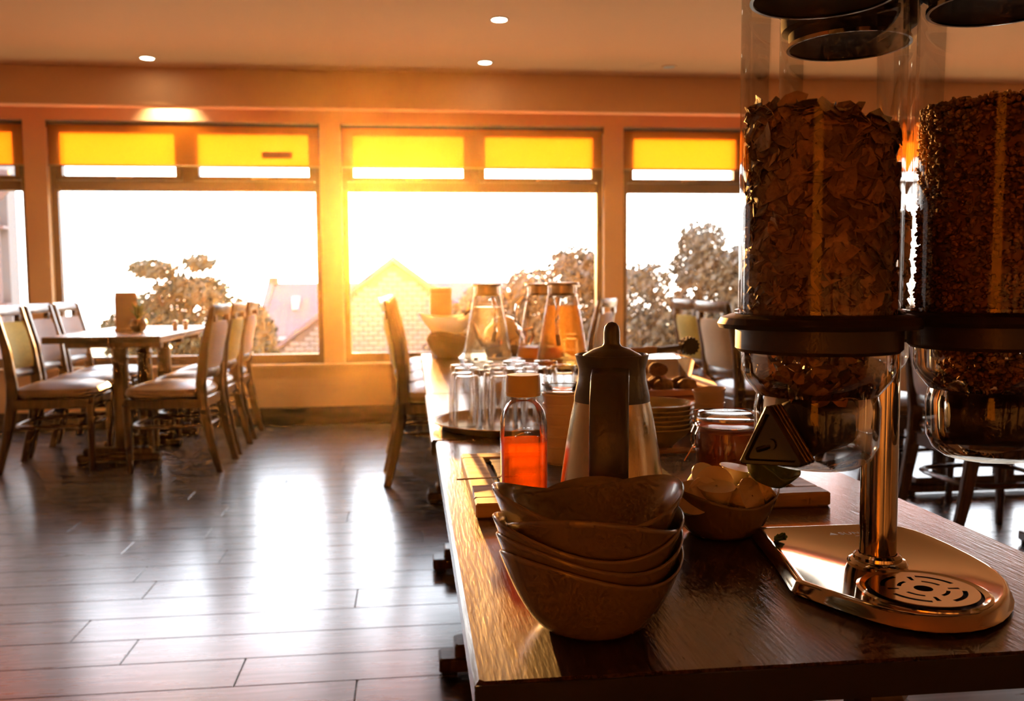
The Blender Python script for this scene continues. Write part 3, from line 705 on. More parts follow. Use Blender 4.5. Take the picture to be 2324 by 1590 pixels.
# ------------------------------------------------------------------ thermos jug
T = thing('thermos_jug', 'brushed steel thermos coffee jug with black collar and handle, behind the bowls', 'jug', (.283, 1.245, .75), -.26)
MB().lathe([(.080, 0), (.083, .004), (.083, .012), (.0815, .03), (.0745, .09), (.066, .15), (.058, .195), (.0535, .215)], 56, cap1=False).build('body', 'brushed', T, True)
MB().lathe([(.0538, .210), (.0535, .222), (.0485, .245), (.0475, .260), (.0505, .272), (.0525, .280), (.0505, .281), (.046, .270), (.044, .258)], 56, cap0=False, cap1=False).build('collar', 'blackpl', T, True)
MB().lathe([(.046, .262), (.0455, .272), (.041, .280), (.026, .288), (.014, .292), (.0115, .296), (.0115, .312), (.010, .320), (.006, .325), (.001, .3265)], 40, cap0=True, cap1=False).build('lid', 'blackpl', T, True)
hd = []
hp = [(-.044, .262), (-.072, .255), (-.098, .225), (-.108, .185), (-.112, .140), (-.108, .110), (-.094, .096), (-.076, .098)]
MB().rings([[((.026 if i < 6 else .022 if i < 7 else .015)*math.copysign(abs(math.cos(a))**.7, math.cos(a)), y-.007*math.sin(a), z+(.004*math.sin(a) if i in (0, 1, 6, 7) else 0)) for a in (2*PI*q/16 for q in range(16))] for i, (y, z) in enumerate(hp)], True, True).build('handle', 'blackpl', T, True, angle=80)

# ------------------------------------------------------------------ syrup bottle
B = thing('syrup_bottle', 'clear squarish bottle half full of amber syrup with yellow cap', 'bottle', (.169, 1.352, .75))
shp = lambda a: rsq(a, 3.6)
bo = [(.030, .0), (.034, .003), (.0352, .012), (.0352, .138), (.0358, .142), (.0352, .148), (.0350, .168), (.034, .176), (.0305, .190), (.0235, .200)]
MB().lathe(bo, 48, cap0=True, cap1=False, shp=shp).build('body', 'thin', B, True)
MB().lathe([(.0232, .1995), (.0200, .203), (.0195, .206), (.0195, .214)], 40, cap0=False, cap1=False).build('neck', 'thin', B, True)
MB().lathe([(.029, .003), (.0338, .006), (.0340, .012), (.0340, .1425), (.001, .1425)], 48, cap0=True, cap1=False, shp=shp).build('syrup', 'syrup', B, True)
cpv = MB().lathe([(.022, .210), (.0262, .211), (.0265, .214), (.0265, .239), (.025, .243), (.0, .2435)], 40, cap0=True, cap1=False).build('cap', 'cap', B, True)
MB().lathe([(.0268, .214), (.0272, .2155), (.0268, .217)], 40, cap0=False, cap1=False).build('cap_band', 'cap', cpv, True)
for zz, ww in ((.160, .022), (.153, .017)): MB().tube([(-ww+2*ww*q/10, -.0352, zz+.006*math.sin(PI*q/10)) for q in range(11)], .0009, 6).build('embossed_line', 'thin', B, True)

# ------------------------------------------------------------------ slate board, spoon
Bd = thing('slate_board', 'large oak board with dark slate inset lying across the near table', 'board', (.100, 1.430, .75))
bw, bd = .606, .44
MB().box(0, bw, 0, .045, 0, .025, .003).box(0, bw, bd-.045, bd, 0, .025, .003).box(0, .045, .045, bd-.045, 0, .025, .003).box(bw-.045, bw, .045, bd-.045, 0, .025, .003).build('frame', 'boardwood', Bd)
MB().box(.045, bw-.045, .045, bd-.045, 0, .014).build('base_panel', 'table_edge', Bd)
sl = [(.050, .050)]; rs = random.Random(4); sp_ = []
def jag(x0, y0, x1, y1, n): return [(x0+(x1-x0)*i/n+rs.uniform(-.0015, .0015), y0+(y1-y0)*i/n+rs.uniform(-.0015, .0015)) for i in range(n)]
a_, b_, c_, d_ = .056, .056, bw-.056, bd-.056
MB().prism(jag(a_, b_, c_, b_, 30)+jag(c_, b_, c_, d_, 24)+jag(c_, d_, a_, d_, 30)+jag(a_, d_, a_, b_, 24), .014, .0235).build('slate', 'slate', Bd)
S = thing('teaspoon', 'steel teaspoon lying over the left edge of the slate board', 'spoon', (.078, 1.600, .776), math.radians(8))
MB().tube([(0, 0, .003), (.02, 0, .003), (.07, 0, .0025), (.115, 0, .003)], [.0032, .0034, .0022, .0026], 8, True, .5).build('handle', 'steel', S, True)
sb = MB(); sb.rings([[(.128+.020*q*math.cos(2*PI*j/16), .012*q*math.sin(2*PI*j/16), .004-.004*(1-q*q)+.0005) for j in range(16)] for q in (1, .8, .5, .2)], False, True); sb.build('spoon_bowl', 'steel', S, True)

# ------------------------------------------------------------------ dish with portion cups
ob = wavy_bowl(.083, .066, .042, mt='bowl').build('portion_dish', 'bowl', None, True, angle=80)
ob.location = (.466, 1.298, .75); ob.rotation_euler = (0, 0, .25); tag(ob, 'wavy stoneware dish full of small portion cups, right of the thermos', 'bowl')
def cup():
    t = thing('portion_cup', 'x', 'portion cup', group='portion cups in the wavy dish')
    MB().lathe([(.0135, 0), (.0145, .001), (.0185, .021), (.0185, .0225)], 24, cap1=False).build('cup', 'portion', t, True)
    MB().lathe([(.0185, .0222), (.0218, .0224), (.0218, .0234), (.001, .0238)], 24, cap0=False, cap1=False).build('film_lid', 'foil', t, True)
    return t
c0 = cup()
cups = [((-.045, .0, .076), (1.45, .3, .2), 'on its side at the left rim'), ((-.030, .030, .078), (.9, -.2, .6), 'leaning at the back left'), ((-.004, .012, .083), (1.25, .15, -.5), 'standing on edge in the middle'), ((.030, .028, .079), (.1, .15, .3), 'upright at the back right, paler than the rest'), ((-.022, -.036, .066), (.12, -.06, .2), 'upright at the front left'), ((.010, -.032, .070), (1.1, .3, .5), 'tilted towards the viewer at the front'), ((.036, -.018, .068), (.7, .5, 1.2), 'lying at the front right'), ((-.052, -.020, .062), (.8, -.4, .1), 'half hidden by the front bowls'), ((.004, .040, .060), (.3, .2, .7), 'at the very back')]
for i, (p, r_, s_) in enumerate(cups):
    c = c0 if i == 0 else copy_tree(c0)
    c.location = (.466+p[0], 1.298+p[1], .75+p[2]-.014); c.rotation_euler = r_; c.scale = (1.3, 1.3, 1.3); c['label'] = 'cream portion cup in the dish, ' + s_
gd = wavy_bowl(.040, .026, .018, mt='greenpk', n=40, wz=.3, wr=.22).build('green_dish', 'greenpk', None, True, angle=80)
gd.location = (.523, 1.270, .832); gd.rotation_euler = (.25, .25, .4); tag(gd, 'small dark green leaf-shaped dish perched on the right of the portion cups', 'dish')

# ------------------------------------------------------------------ clip-top jar
J = thing('clip_jar', 'glass clip-top jar of red-brown jam with wire clasp on the slate board', 'jar', (.580, 1.585, .775))
MB().lathe([(.052, 0), (.058, .003), (.060, .010), (.060, .085), (.057, .092), (.053, .096), (.054, .101)], 48, cap1=False).build('body', 'thin', J, True)
MB().lathe([(.050, .003), (.0575, .008), (.0580, .083), (.052, .087), (.001, .0875)], 48, cap1=False).build('jam', 'jam', J, True)
MB().lathe([(.052, .101), (.0565, .1015), (.0565, .1045), (.052, .105)], 48, cap0=False, cap1=False).build('gasket', 'gasket', J, True)
MB().lathe([(.054, .105), (.0575, .107), (.0575, .114), (.054, .119), (.046, .120), (.044, .117), (.001, .117)], 48, cap0=True, cap1=False).build('lid', 'thin', J, True)
MB().tube([(.0595*math.cos(2*PI*j/36), .0595*math.sin(2*PI*j/36), .094) for j in range(37)], .0013, 6, False).build('wire_ring', 'steel', J, True)
cl = MB()
for s in (-.012, .012):
    cl.tube([(-.060, s, .094), (-.066, s, .080), (-.067, s, .064), (-.063, s, .056)], .0013, 6).tube([(-.060, s, .094), (-.066, s, .106), (-.062, s, .120), (-.050, s, .122)], .0013, 6)
cl.tube([(-.063, -.012, .056), (-.066, 0, .054), (-.063, .012, .056)], .0013, 6).tube([(-.064, -.004, .062), (-.072, -.004, .050), (-.085, -.006, .030)], .0012, 6)
cl.build('wire_clasp', 'steel', J, True)
MB().tube([(-.050, -.012, .122), (-.02, -.03, .123), (.03, -.03, .122), (.058, 0, .108)], .0013, 6).build('wire_bail', 'steel', J, True)

# ------------------------------------------------------------------ ramekins
def ramekin_mesh(r=.040, h=.040, n=72):
    b = MB()
    def shpf(k_): return lambda a: (math.cos(a)*(1+k_*math.cos(36*a)), math.sin(a)*(1+k_*math.cos(36*a)))
    for p0, p1 in ():
        pass
    R = []
    for rr_, z, kf in [(r*.80, 0, 0), (r*.83, .002, 0), (r*.845, .006, .012), (r*.93, h-.010, .012), (r*.945, h-.006, 0), (r*1.0, h-.005, 0), (r*1.0, h-.001, 0), (r*.97, h, 0), (r*.90, h-.002, 0), (r*.78, .006, 0), (r*.6, .005, 0)]:
        R.append([(rr_*(1+kf*math.cos(36*2*PI*j/n)), 0, 0) and (rr_*(1+kf*(1 if j % 2 else -1))*math.cos(2*PI*j/n), rr_*(1+kf*(1 if j % 2 else -1))*math.sin(2*PI*j/n), z) for j in range(n)])
    return b.rings(R, True, True)
r0 = ramekin_mesh().build('ramekin', 'ribbed', None, True, angle=50)
words = ['bottom', 'second from the bottom', 'third from the bottom', 'fourth from the bottom', 'fifth from the bottom', 'top']
for i in range(6):
    o = r0 if i == 0 else r0.copy()
    if i: col.objects.link(o)
    o.location = (.297+.0008*(-1)**i, 1.75, .7735+.0205*i if i else .7735); o.rotation_euler = (0, 0, .03*i)
    if i == 0: o.location.z = .7738
    tag(o, 'cream ribbed ramekin, %s in the stack between bottle and thermos' % words[i], 'ramekin', 'ramekins on the slate board')
gdz = .7735+.0205*5+.040
G = MB().lathe([(.030, 0), (.034, .001), (.037, .012), (.041, .014), (.041, .018), (.036, .017), (.033, .006), (.001, .004)], 48, cap1=False).build('glass_dish', 'thin', None, True)
G.location = (.297, 1.75, gdz+.0003); tag(G, 'shallow clear glass dish resting on the ramekin stack by the bottle', 'dish')
for i in range(4):
    o = r0.copy(); col.objects.link(o); o.location = (.715+.001*i, 2.10, .7503+.026*i); o.rotation_euler = (0, (-.0 if i < 3 else -.10), .1*i)
    if i == 3: o.location.z += .006; o.location.x += .004
    tag(o, 'cream ribbed ramekin, %s in the stack behind the clip-top jar' % (words[i] if i < 3 else 'tilted top one'), 'ramekin', 'ramekins behind the jar')

# stack of olive bowls behind the jar
ob = MB().lathe([(.045, 0), (.048, .001), (.050, .006), (.066, .020), (.083, .035), (.093, .048), (.097, .050), (.097, .053), (.0935, .053), (.081, .039), (.060, .020), (.040, .008), (.001, .007)], 56, cap1=False).build('olive_bowl', 'bowl2', None, True, angle=60)
for i in range(6):
    o = ob if i == 0 else ob.copy()
    if i: col.objects.link(o)
    o.location = (.555, 2.02, .7503+.0105*i)
    tag(o, 'olive glazed bowl, %s in the stack behind the thermos' % words[i], 'bowl', 'stack of olive bowls')

# ------------------------------------------------------------------ tray of tumblers
TY = thing('serving_tray', 'round brown serving tray holding upside-down tumblers', 'tray', (.262, 2.385, .75))
MB().lathe([(.185, .0005), (.188, .002), (.202, .014), (.209, .017), (.210, .019), (.207, .020), (.198, .017), (.184, .006), (.001, .006)], 72, cap1=False).build('pan', 'traybrown', TY, True)
MB().lathe([(.2095, .0175), (.2115, .019), (.2095, .0207), (.2075, .0195)], 72, cap0=False, cap1=False).build('rim', 'steel', TY, True)
tum = MB().lathe([(a_r, a_z*1.24) for a_r, a_z in [(.0385, 0), (.0405, .0005), (.0405, .003), (.0345, .112), (.0335, .126), (.031, .130), (.010, .1295), (.001, .128), (.001, .112), (.012, .112), (.028, .113), (.0318, .108), (.0378, .003)]], 40, cap0=False, cap1=False)
tum.f += [tuple(reversed(f)) for f in []]
n_ = 40; last = 12*n_
for j in range(n_): tum.f.append((last+j, last+(j+1) % n_, (j+1) % n_, j))
tum0 = tum.build('tumbler', 'tumblerglass', None, True, angle=45)
import itertools
ts = [(.142, 2.300, 'front left, nearest the table edge'), (.232, 2.285, 'front row, second from the left'), (.318, 2.300, 'front row, third, behind the bottle cap'), (.398, 2.330, 'front right, next to the thermos'), (.135, 2.390, 'second row, left'), (.222, 2.375, 'second row, second from the left'), (.308, 2.390, 'second row, third'), (.195, 2.475, 'back row, left'), (.285, 2.480, 'back row, middle'), (.372, 2.470, 'back row, right')]
for i, (x, y, s_) in enumerate(ts):
    o = tum0 if i == 0 else tum0.copy()
    if i: col.objects.link(o)
    o.location = (x, y, .7562); tag(o, 'clear upside-down tumbler on the tray, ' + s_, 'tumbler', 'tumblers on the round tray')

# ------------------------------------------------------------------ bun box and tongs
BX = thing('bun_box', 'copper-coloured tray with clear sloped lid full of small buns', 'food box', (.500, 2.36, .75))
MB().box(.03, .305, .03, .24, 0, .055, .004).build('stand', 'table_edge', BX)
MB().box(0, .335, 0, .27, .055, .072, .005).build('tray_base', 'copper', BX)
MB().box(0, .335, 0, .012, .072, .092, .003).box(0, .335, .258, .27, .072, .092, .003).box(0, .012, .012, .258, .072, .092, .003).box(.323, .335, .012, .258, .072, .092, .003).build('tray_rim', 'copper', BX)
tw = [(.0, .0), (.335, 0), (.335, .27), (0, .27)]; ti = [(.050, .055), (.275, .055), (.275, .225), (.050, .225)]
MB().rings([[(x, y, .0925) for x, y in tw], [(x, y, .096) for x, y in tw], [(x, y, .172) for x, y in ti]], False, True).build('clear_lid', 'thin', BX)
MB().tube([(x, y, .172) for x, y in ti+ti[:1]], .0022, 6, False).build('lid_edge', 'thin', BX, True)
rb_ = random.Random(9)
bun_lab = ['front row left', 'front row, second', 'front row, third', 'front row right', 'middle row left', 'middle row, second', 'middle row, third', 'middle row right', 'back row left', 'back row, second', 'back row, third', 'top of the heap, left', 'top of the heap, right']
bpos = [(.062+.068*i, .060, .094) for i in range(4)]+[(.070+.065*i, .122, .094) for i in range(4)]+[(.085+.066*i, .184, .094) for i in range(3)]+[(.135, .110, .133), (.200, .130, .134)]
bb = MB(); bb.add([Vector((p.x, p.y, p.z*.75))*.029*(1+.08*math.sin(9*p.x+7*p.y)) for p in IV2], IF2)
b0 = bb.build('bun', 'bun', None, True, angle=0)
for i, p in enumerate(bpos):
    o = b0 if i == 0 else b0.copy()
    if i: col.objects.link(o)
    o.location = (.500+p[0], 2.36+p[1], .75+p[2]+.001); o.rotation_euler = (0, 0, rb_.uniform(0, 6)); tag(o, 'small brown bun under the clear lid, ' + bun_lab[i], 'bun', 'buns in the clear box')
TG = thing('serving_tongs', 'serving tongs with tan grips and black scalloped heads on the clear lid', 'tongs', (.585, 2.475, .9245), math.radians(3))
for s in (-1, 1):
    MB().rings([[(x, s*(.003+.010*min(1, x/.12))+a*.003, zc+b*hz_) for a, b in ((-1, -1), (1, -1), (1, 1), (-1, 1))] for x, hz_, zc in ((-.02, .007, .010), (.0, .009, .011), (.05, .011, .014), (.105, .010, .018))], True, True).build('grip', 'toner', TG)
    MB().rings([[(x, s*.013+a*.0022, zc+b*.007) for a, b in ((-1, -1), (1, -1), (1, 1), (-1, 1))] for x, zc in ((.105, .018), (.19, .025))], True, True).build('arm', 'blackpl', TG)
    rg = [(.205+.025*(1+.09*(1 if j % 2 else -1))*math.cos(2*PI*j/28), .0275+.025*(1+.09*(1 if j % 2 else -1))*math.sin(2*PI*j/28)) for j in range(28)]
    MB().rings([[(x, y_, z) for x, z in rg] for y_ in (s*.012-.006, s*.012+.006)], True, True).build('scalloped_head', 'black', TG)

# ------------------------------------------------------------------ riser and glass jugs
RS = thing('wooden_riser', 'low dark wooden riser under the glass jugs', 'riser', (.20, 3.16, .75))
MB().box(0, .52, 0, .56, .055, .078, .004).build('top', 'table_edge', RS)
for x in (.01, .48): MB().box(x, x+.03, .02, .54, 0, .055).build('side', 'table_edge', RS)
def jug(label, loc, rz, hgt, liquid, level, hcount=True):
    t = thing('glass_jug', label, 'jug', loc, rz, 'glass jugs on the riser')
    s = hgt/.32
    prof = [(.090, 0), (.100, .004), (.102, .012), (.097, .05), (.082, .14), (.066, .22), (.056, .27), (.0555, .30)]
    wall = [(r*s*.97, z*s) for r, z in prof]
    inn = [(r*s*.97-.0035, max(z*s, .006)) for r, z in prof[::-1]]
    MB().lathe(wall, 48, cap0=True, cap1=False).build('body', 'jugglass', t, True)
    MB().lathe([(.050*s, .262*s), (.052*s, .264*s), (.0445*s, .272*s), (.0445*s, .300*s), (.060*s, .303*s), (.062*s, .306*s), (.061*s, .311*s), (.001, .313*s)], 40, cap0=True, cap1=False).build('lid', 'juglid', t, True)
    lv = []
    for r, z in prof:
        if z*s < level: lv.append((r*s*.97-.0045, max(.007, z*s)))
    r_l = None
    for (ra, za), (rb2, zb) in zip(prof, prof[1:]):
        if za*s <= level <= zb*s: r_l = (ra+(rb2-ra)*(level-za*s)/((zb-za)*s))*s*.97-.0045
    lv.append((r_l, level)); lv.append((.001, level))
    MB().lathe(lv, 40, cap0=True, cap1=False).build('drink', liquid, t, True)
    hpts = [(-.058*s, .245*s), (-.085*s, .252*s), (-.118*s, .225*s), (-.128*s, .18*s), (-.120*s, .125*s), (-.088*s, .085*s)]
    MB().tube([(x, 0, z) for x, z in hpts], [.008, .008, .0085, .0085, .008, .009], 10).build('handle', 'glass', t, True)
    return t
jug('glass jug of water, leftmost of the three jugs', (.302, 3.56, .828), 1.75, .315, 'water', .215)
jug('glass jug nearly empty of orange juice, behind the other two jugs', (.525, 3.615, .828), 0.5, .315, 'juice', .05)
jug('glass jug of amber drink with its handle towards the viewer', (.560, 3.29, .828), 1.25, .318, 'tea', .225)

# ------------------------------------------------------------------ far end of the buffet
fb = bme.copy(); 
labs = ['bottom wavy bowl of the small stack at the far end of the buffet', 'middle wavy bowl of the small stack at the far end', 'upper wavy bowl of the small stack at the far end']
for i in range(3):
    o = bme.copy(); col.objects.link(o); o.location = (.19, 4.70, .7503+.0175*i); o.rotation_euler = (0, 0, .5+.35*i); o.scale = (1.1, 1.1, 1.1)
    tag(o, labs[i], 'bowl', 'far stack of wavy bowls')
wb = wavy_bowl(.145, .10, .05, n=48, wz=.10, wr=.04).build('serving_bowl', 'porcelain', None, True, angle=80)
wb.location = (.19, 4.70, .875); tag(wb, 'wide white serving bowl standing in the far stack of wavy bowls', 'bowl')
CN = thing('tall_canister', 'tall brown canister behind the white bowl at the far end of the buffet', 'canister', (.163, 4.912, .75))
MB().lathe([(.055, 0), (.058, .004), (.058, .33), (.056, .335)], 32, cap1=True, shp=lambda a: rsq(a, 5)).build('body', 'menu', CN, True)
MB().lathe([(.059, .336), (.060, .339), (.060, .360), (.057, .366), (.001, .367)], 32, cap0=True, cap1=False, shp=lambda a: rsq(a, 5)).build('lid', 'menu', CN, True)
LD = thing('ladle', 'dark ladle leaning out of the white serving bowl', 'ladle', (.19, 4.70, .885))
MB().tube([(.02, 0, .02), (.06, -.02, .05), (.10, -.03, .10), (.125, -.03, .13)], [.006, .006, .008, .008], 8).build('handle', 'pot', LD, True)
MB().lathe([(.004, .006), (.022, .012), (.028, .024), (.026, .024), (.02, .014), (.001, .009)], 20, 0, 0, True, False).build('scoop', 'pot', LD, True)
CP = thing('coffee_pot', 'shiny round steel pot glinting between the glass jugs', 'pot', (.46, 4.45, .75))
MB().lathe([(.06, 0), (.08, .004), (.10, .05), (.105, .10), (.09, .16), (.06, .19), (.055, .20)], 40).build('body', 'steel', CP, True)
MB().lathe([(.058, .201), (.055, .21), (.03, .222), (.012, .226), (.012, .24), (.016, .25), (.001, .256)], 32, cap1=False).build('lid', 'steel', CP, True)
MB().tube([(-.10, 0, .08), (-.13, -.01, .12), (-.15, -.015, .18), (-.165, -.02, .20)], [.018, .014, .010, .009], 12).build('spout', 'steel', CP, True)
MB().tube([(.098, 0, .15), (.14, 0, .16), (.15, 0, .12), (.13, 0, .07), (.10, 0, .06)], .008, 8).build('handle', 'steel', CP, True)
o = tum0.copy(); col.objects.link(o); o.location = (.70, 3.9, .7503); tag(o, 'single tumbler standing alone behind the tongs', 'tumbler')

# ------------------------------------------------------------------ things on the dining tables
def menu_holder(label, loc, rz, s=1.0):
    t = thing('menu_holder', label, 'menu holder', loc, rz, 'menu holders on the dining tables')
    MB().box(-.075*s, .075*s, -.045, .045, 0, .022, .004).build('base', 'menu', t)
    for k_, (yy_, h_) in enumerate(((-.024, .235), (-.008, .262), (.008, .268), (.024, .255))):
        MB().box(-.070*s+.004*k_, .066*s+.003*k_, yy_-.005, yy_+.005, .014, h_*s, .001).build('menu_card', 'menu', t)
    return t
menu_holder('upright brown menu cards on the left dining table', (-1.945, 6.40, .83), .35)
menu_holder('upright brown menu cards on the table by the right window', (2.62, 6.55, .83), .5)
PT = thing('potted_succulent', 'small green succulent in a round brown pot on the left table', 'plant', (-1.835, 6.30, .83))
MB().lathe([(.028, 0), (.045, .015), (.056, .045), (.050, .078), (.042, .088), (.038, .084), (.001, .080)], 28, cap1=False).build('pot', 'pot', PT, True)
for j in range(14):
    a = j*2.4; l_ = .035+.02*(j % 3); up = .10+.02*(j % 4)
    MB().tube([(0, 0, .078), (l_*.5*math.cos(a), l_*.5*math.sin(a), .078+up*.5), (l_*math.cos(a), l_*math.sin(a), .078+up*.8)], [.008, .010, .001], 6, True, .5).build('leaf', 'plant', PT, True)
for x, y, s_ in ((-1.66, 6.55, 'salt shaker, left of the pair'), (-1.60, 6.60, 'pepper shaker, right of the pair')):
    t = thing('shaker', 'small glass ' + s_ + ' on the left dining table', 'shaker', (x, y, .83), 0, 'shakers on the left table')
    MB().lathe([(.018, 0), (.020, .003), (.017, .045)], 16).build('jar', 'white', t, True)
    MB().lathe([(.018, .0455), (.018, .058), (.012, .066), (.001, .067)], 16, cap1=False).build('cap', 'steel', t, True)

# ------------------------------------------------------------------ outside
GZ = -3.0
tag(MB().box(-40, 40, YW+.5, 90, GZ-.3, GZ).build('garden', 'bounce_ground'), 'sloping garden ground outside the windows', 'ground', None, 'structure')
# wing of the same building at the far left
WG = thing('building_wing', 'pale rendered wing of the building outside the far left window', 'building', (-4.19, 10.0, GZ))
MB().box(-4.2, 0, 0, .22, 0, 6.4).build('wall', 'wing', WG)
for zz in (3.66, 4.72): MB().box(-4.2, -.12, -.03, 0, zz-.03, zz+.03).build('render_band', 'wing', WG)
MB().tube([(.02, -.08, 5.35), (.02, -.08, 5.17), (-.05, -.10, 5.08), (-.10, -.10, 5.02), (-.10, -.10, 3.0), (-.10, -.10, .1)], .055, 12).build('downpipe', 'pipe', WG, True)
for zz in (4.75, 3.95, 3.2): MB().box(-.20, -.0, -.12, .0, zz, zz+.03).build('pipe_bracket', 'pipe', WG)

# gabled stone house
HX, HY, PZ, SL = -.37, 20.0, 1.63, .74
HS = thing('stone_house', 'pale stone house with its gable facing the window, right of the centre post', 'house', (HX, HY, GZ))
hw = 2.9; ev = PZ-SL*hw
g = [(-hw, 0), (hw, 0), (hw, ev-GZ), (0, PZ-GZ), (-hw, ev-GZ)]
MB().rings([[(x, y, z) for x, z in g] for y in (0, 2.5)], True, True).build('gable_wall', 'mortar', HS)
for s in (-1, 1):
    MB().rings([[(0, y, PZ-GZ+.02), (s*(hw+.15), y, ev-GZ-.11+.02), (s*(hw+.15), y, ev-GZ+.0), (0, y, PZ-GZ+.15)][::s] for y in (-.08, 2.55)], True, True).build('roof_slope', 'roof', HS)
bw_, bh_ = .215, .108
bk = MB().box(0, bw_-.022, -.025, 0, 0, bh_-.020, .008).build('brick', 'brick', HS); fb_ = True; nbk = 0
rbk = random.Random(5); extra = MB()
for r_ in range(24):
    z = -.50+bh_*r_ - GZ
    lim = hw if z+GZ+bh_ < ev else (PZ-(z+GZ+bh_))/SL
    x = -2.6+(.5*bw_ if r_ % 2 else 0)
    while x < 2.6:
        if -lim < x and x+bw_ < lim:
            if nbk < 295:
                o = bk if fb_ else bpy.data.objects.new('brick', bk.data)
                if not fb_: col.objects.link(o); o.parent = HS
                fb_ = False; o.location = (x, 0, z+rbk.uniform(-.004, .004)); nbk += 1
            else: extra.box(x, x+bw_-.022, -.025, 0, z, z+bh_-.02)
        x += bw_
if extra.v: eo = extra.build('upper_bricks', 'brick', HS); eo['kind'] = 'stuff'
# house with the rose roof behind
H2 = thing('slate_house', 'house with rose slate roof and white gutter, left of the centre post', 'house', (-3.8, 23.0, GZ))
MB().box(0.03, 6.5, 0, 5, 0, -.08-GZ).build('wall', 'mortar', H2)
MB().rings([[(x, -.15, -.10-GZ), (x, 2.4, 1.22-GZ), (x, 4.9, -.10-GZ)] for x in (-.06, 6.5)], True, True).build('roof', 'roof', H2)
MB().box(-.10, .10, -.17, .0, -.12-GZ, .0-GZ).rings([[(x, -.17, -.09-GZ), (x, 2.4, 1.30-GZ), (x, 2.4, 1.22-GZ), (x, -.1, -.16-GZ)] for x in (-.10, .06)], True, True).build('verge', 'roof', H2)
MB().box(-.08, .14, 2.25, 2.6, 1.15-GZ, 1.38-GZ).build('chimney', 'mortar', H2)
MB().box(.70, .86, .95, 1.5, .52-GZ, .86-GZ).build('roof_window', 'gutter', H2)
MB().box(.0, 3.0, -.28, -.16, -.20-GZ, -.12-GZ).build('gutter', 'gutter', H2)
MB().tube([(.03, -.22, -.18-GZ), (.0, -.06, -.32-GZ), (.0, -.06, .05)], .045, 8).build('downpipe', 'gutter', H2, True)
MB().tube([(1.0, -.06, -.25-GZ), (1.02, -.06, .05)], .045, 8).build('downpipe', 'gutter', H2, True)
for r_ in range(7):
    for c_i in range(8):
        o = bpy.data.objects.new('brick', bk.data); col.objects.link(o); o.parent = H2
        o.location = (.06+c_i*bw_+(.5*bw_ if r_ % 2 else 0), 0, -.30-GZ-r_*bh_)

def leaf_cloud(blobs, n, size, seed):
    r = random.Random(seed); b = MB(); tot = sum(q[3]*q[4]*q[5] for q in blobs)
    for q in blobs:
        for _ in range(int(n*q[3]*q[4]*q[5]/tot)):
            d = Vector((r.gauss(0, 1), r.gauss(0, 1), r.gauss(0, 1))).normalized()*(r.random()**.45)
            c = Vector((q[0]+d.x*q[3], q[1]+d.y*q[4], q[2]+d.z*q[5])); s = size*r.uniform(.6, 1.3)
            nr_ = Vector((r.gauss(0, 1), r.gauss(0, 1), r.gauss(0, 1))).normalized(); u = nr_.orthogonal().normalized(); v = nr_.cross(u)
            b.add([c-u*s, c-v*s*.45+nr_*s*.15, c+u*s, c+v*s*.45+nr_*s*.15], [(0, 1, 2), (0, 2, 3)])
    return b
def tree(name, label, base, blobs, n, size, seed, mt, trunk_top, group=None):
    t = thing(name, label, 'tree' if 'tree' in name else 'shrub', base, 0, group)
    fo_ = leaf_cloud(blobs, n, size, seed).build('foliage', mt, t); fo_['kind'] = 'stuff'
    pts = [(0, 0, 0), (.1, .05, trunk_top*.5), (0, 0, trunk_top)]
    MB().tube(pts, [.14, .11, .06], 8).build('trunk', 'bark', t, True)
    r = random.Random(seed+1)
    for q in blobs[:7]:
        MB().tube([(0, 0, trunk_top*.62), ((q[0])*.5, q[1]*.5, (q[2]+trunk_top*.62)*.5+.1), (q[0], q[1], q[2])], [.06, .04, .015], 6).build('branch', 'bark', t, True)
    return t
def B3(L): return [(x, y, z-GZ, rx, .6, rz) for x, y, z, rx, rz in L]
tree('pine_tree', 'spreading pine tree outside the big left window', (-3.75, 15, GZ),
    B3([(-.35, 0, 1.42, .40, .15), (.30, .2, 1.52, .28, .16), (-.55, 0, .78, .34, .28), (.0, .2, 1.05, .45, .30), (.45, 0, 1.05, .38, .25), (.75, .1, .72, .40, .28), (-.85, .1, .45, .38, .30), (-.2, 0, .55, .5, .35), (.4, 0, .35, .6, .4), (-.7, .1, 0, .5, .4), (.1, 0, -.1, .8, .4), (.8, 0, .1, .5, .5), (.95, .1, -.4, .4, .5)]), 11000, .070, 21, 'leaf', 3.6)
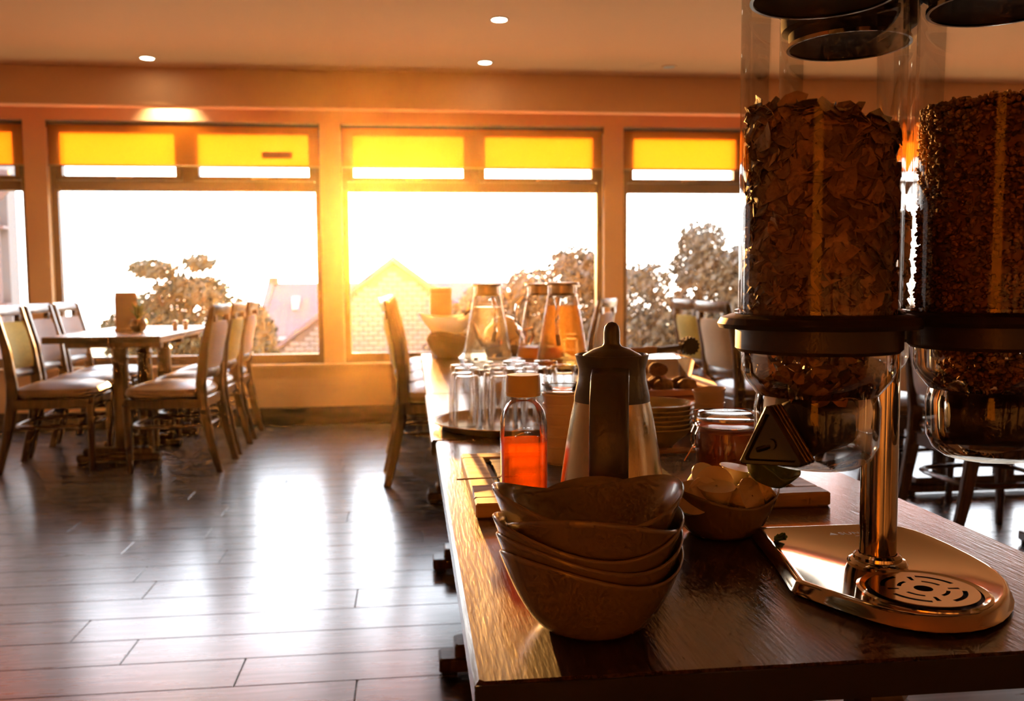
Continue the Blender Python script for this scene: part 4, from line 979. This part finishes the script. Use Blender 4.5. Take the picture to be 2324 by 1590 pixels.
tree('garden_tree', 'slim tree between the pine and the slate house', (-2.72, 17, GZ), B3([(.0, 0, .2, .22, .4), (.05, 0, -.4, .28, .5), (-.1, 0, .55, .15, .3)]), 2600, .07, 22, 'leaf', 2.8, 'garden trees')
tree('garden_tree', 'broad dark tree behind the glass jugs', (2.5, 14.7, GZ), B3([(-.55, 0, 1.0, .45, .45), (.25, 0, 1.35, .5, .42), (.75, 0, 1.05, .45, .6), (-.9, 0, .5, .45, .5), (0, 0, .5, .8, .6), (.9, 0, .3, .6, .6), (-.3, 0, -.2, 1.0, .6), (-1.2, 0, 0, .5, .5)]), 13000, .070, 23, 'leaf2', 3.5, 'garden trees')
tree('garden_shrub', 'tall leafy shrub outside the right window, left of the dispenser', (4.2, 13, GZ), B3([(-.75, 0, 1.15, .35, .30), (.1, 0, 1.35, .5, .42), (.75, 0, 1.30, .5, .45), (-.5, 0, .6, .6, .45), (.3, 0, .6, .8, .6), (1.1, 0, .7, .5, .6), (-.8, 0, .0, .7, .5), (.3, 0, -.1, 1.0, .55), (.1, 0, 1.75, .35, .3)]), 12000, .068, 24, 'leaf2', 3.4, 'garden shrubs')
tree('garden_shrub', 'low shrub below the gable of the stone house', (.95, 16, GZ), B3([(.0, 0, .3, .45, .55), (.3, 0, .8, .4, .35), (-.2, 0, -.2, .6, .5)]), 4000, .07, 25, 'leaf2', 2.6, 'garden shrubs')

# ------------------------------------------------------------------ haze volume added for the warm glare around the sun
hm = bpy.data.materials.new('glare_haze'); hm.use_nodes = True; hn = hm.node_tree; hn.nodes.clear()
ho = hn.nodes.new('ShaderNodeOutputMaterial'); hs_ = hn.nodes.new('ShaderNodeVolumeScatter')
hs_.inputs['Color'].default_value = (1.0, .62, .28, 1); hs_.inputs['Density'].default_value = .0024; hs_.inputs['Anisotropy'].default_value = .91
hn.links.new(hs_.outputs[0], ho.inputs['Volume'])
hz = MB().box(X0-.1, X1+.1, Y0-.1, YW+.21, -.10, ZC+.08).build('haze', hm)
tag(hz, 'thin haze added through the whole room for the warm glare around the sun', 'haze', None, 'stuff')
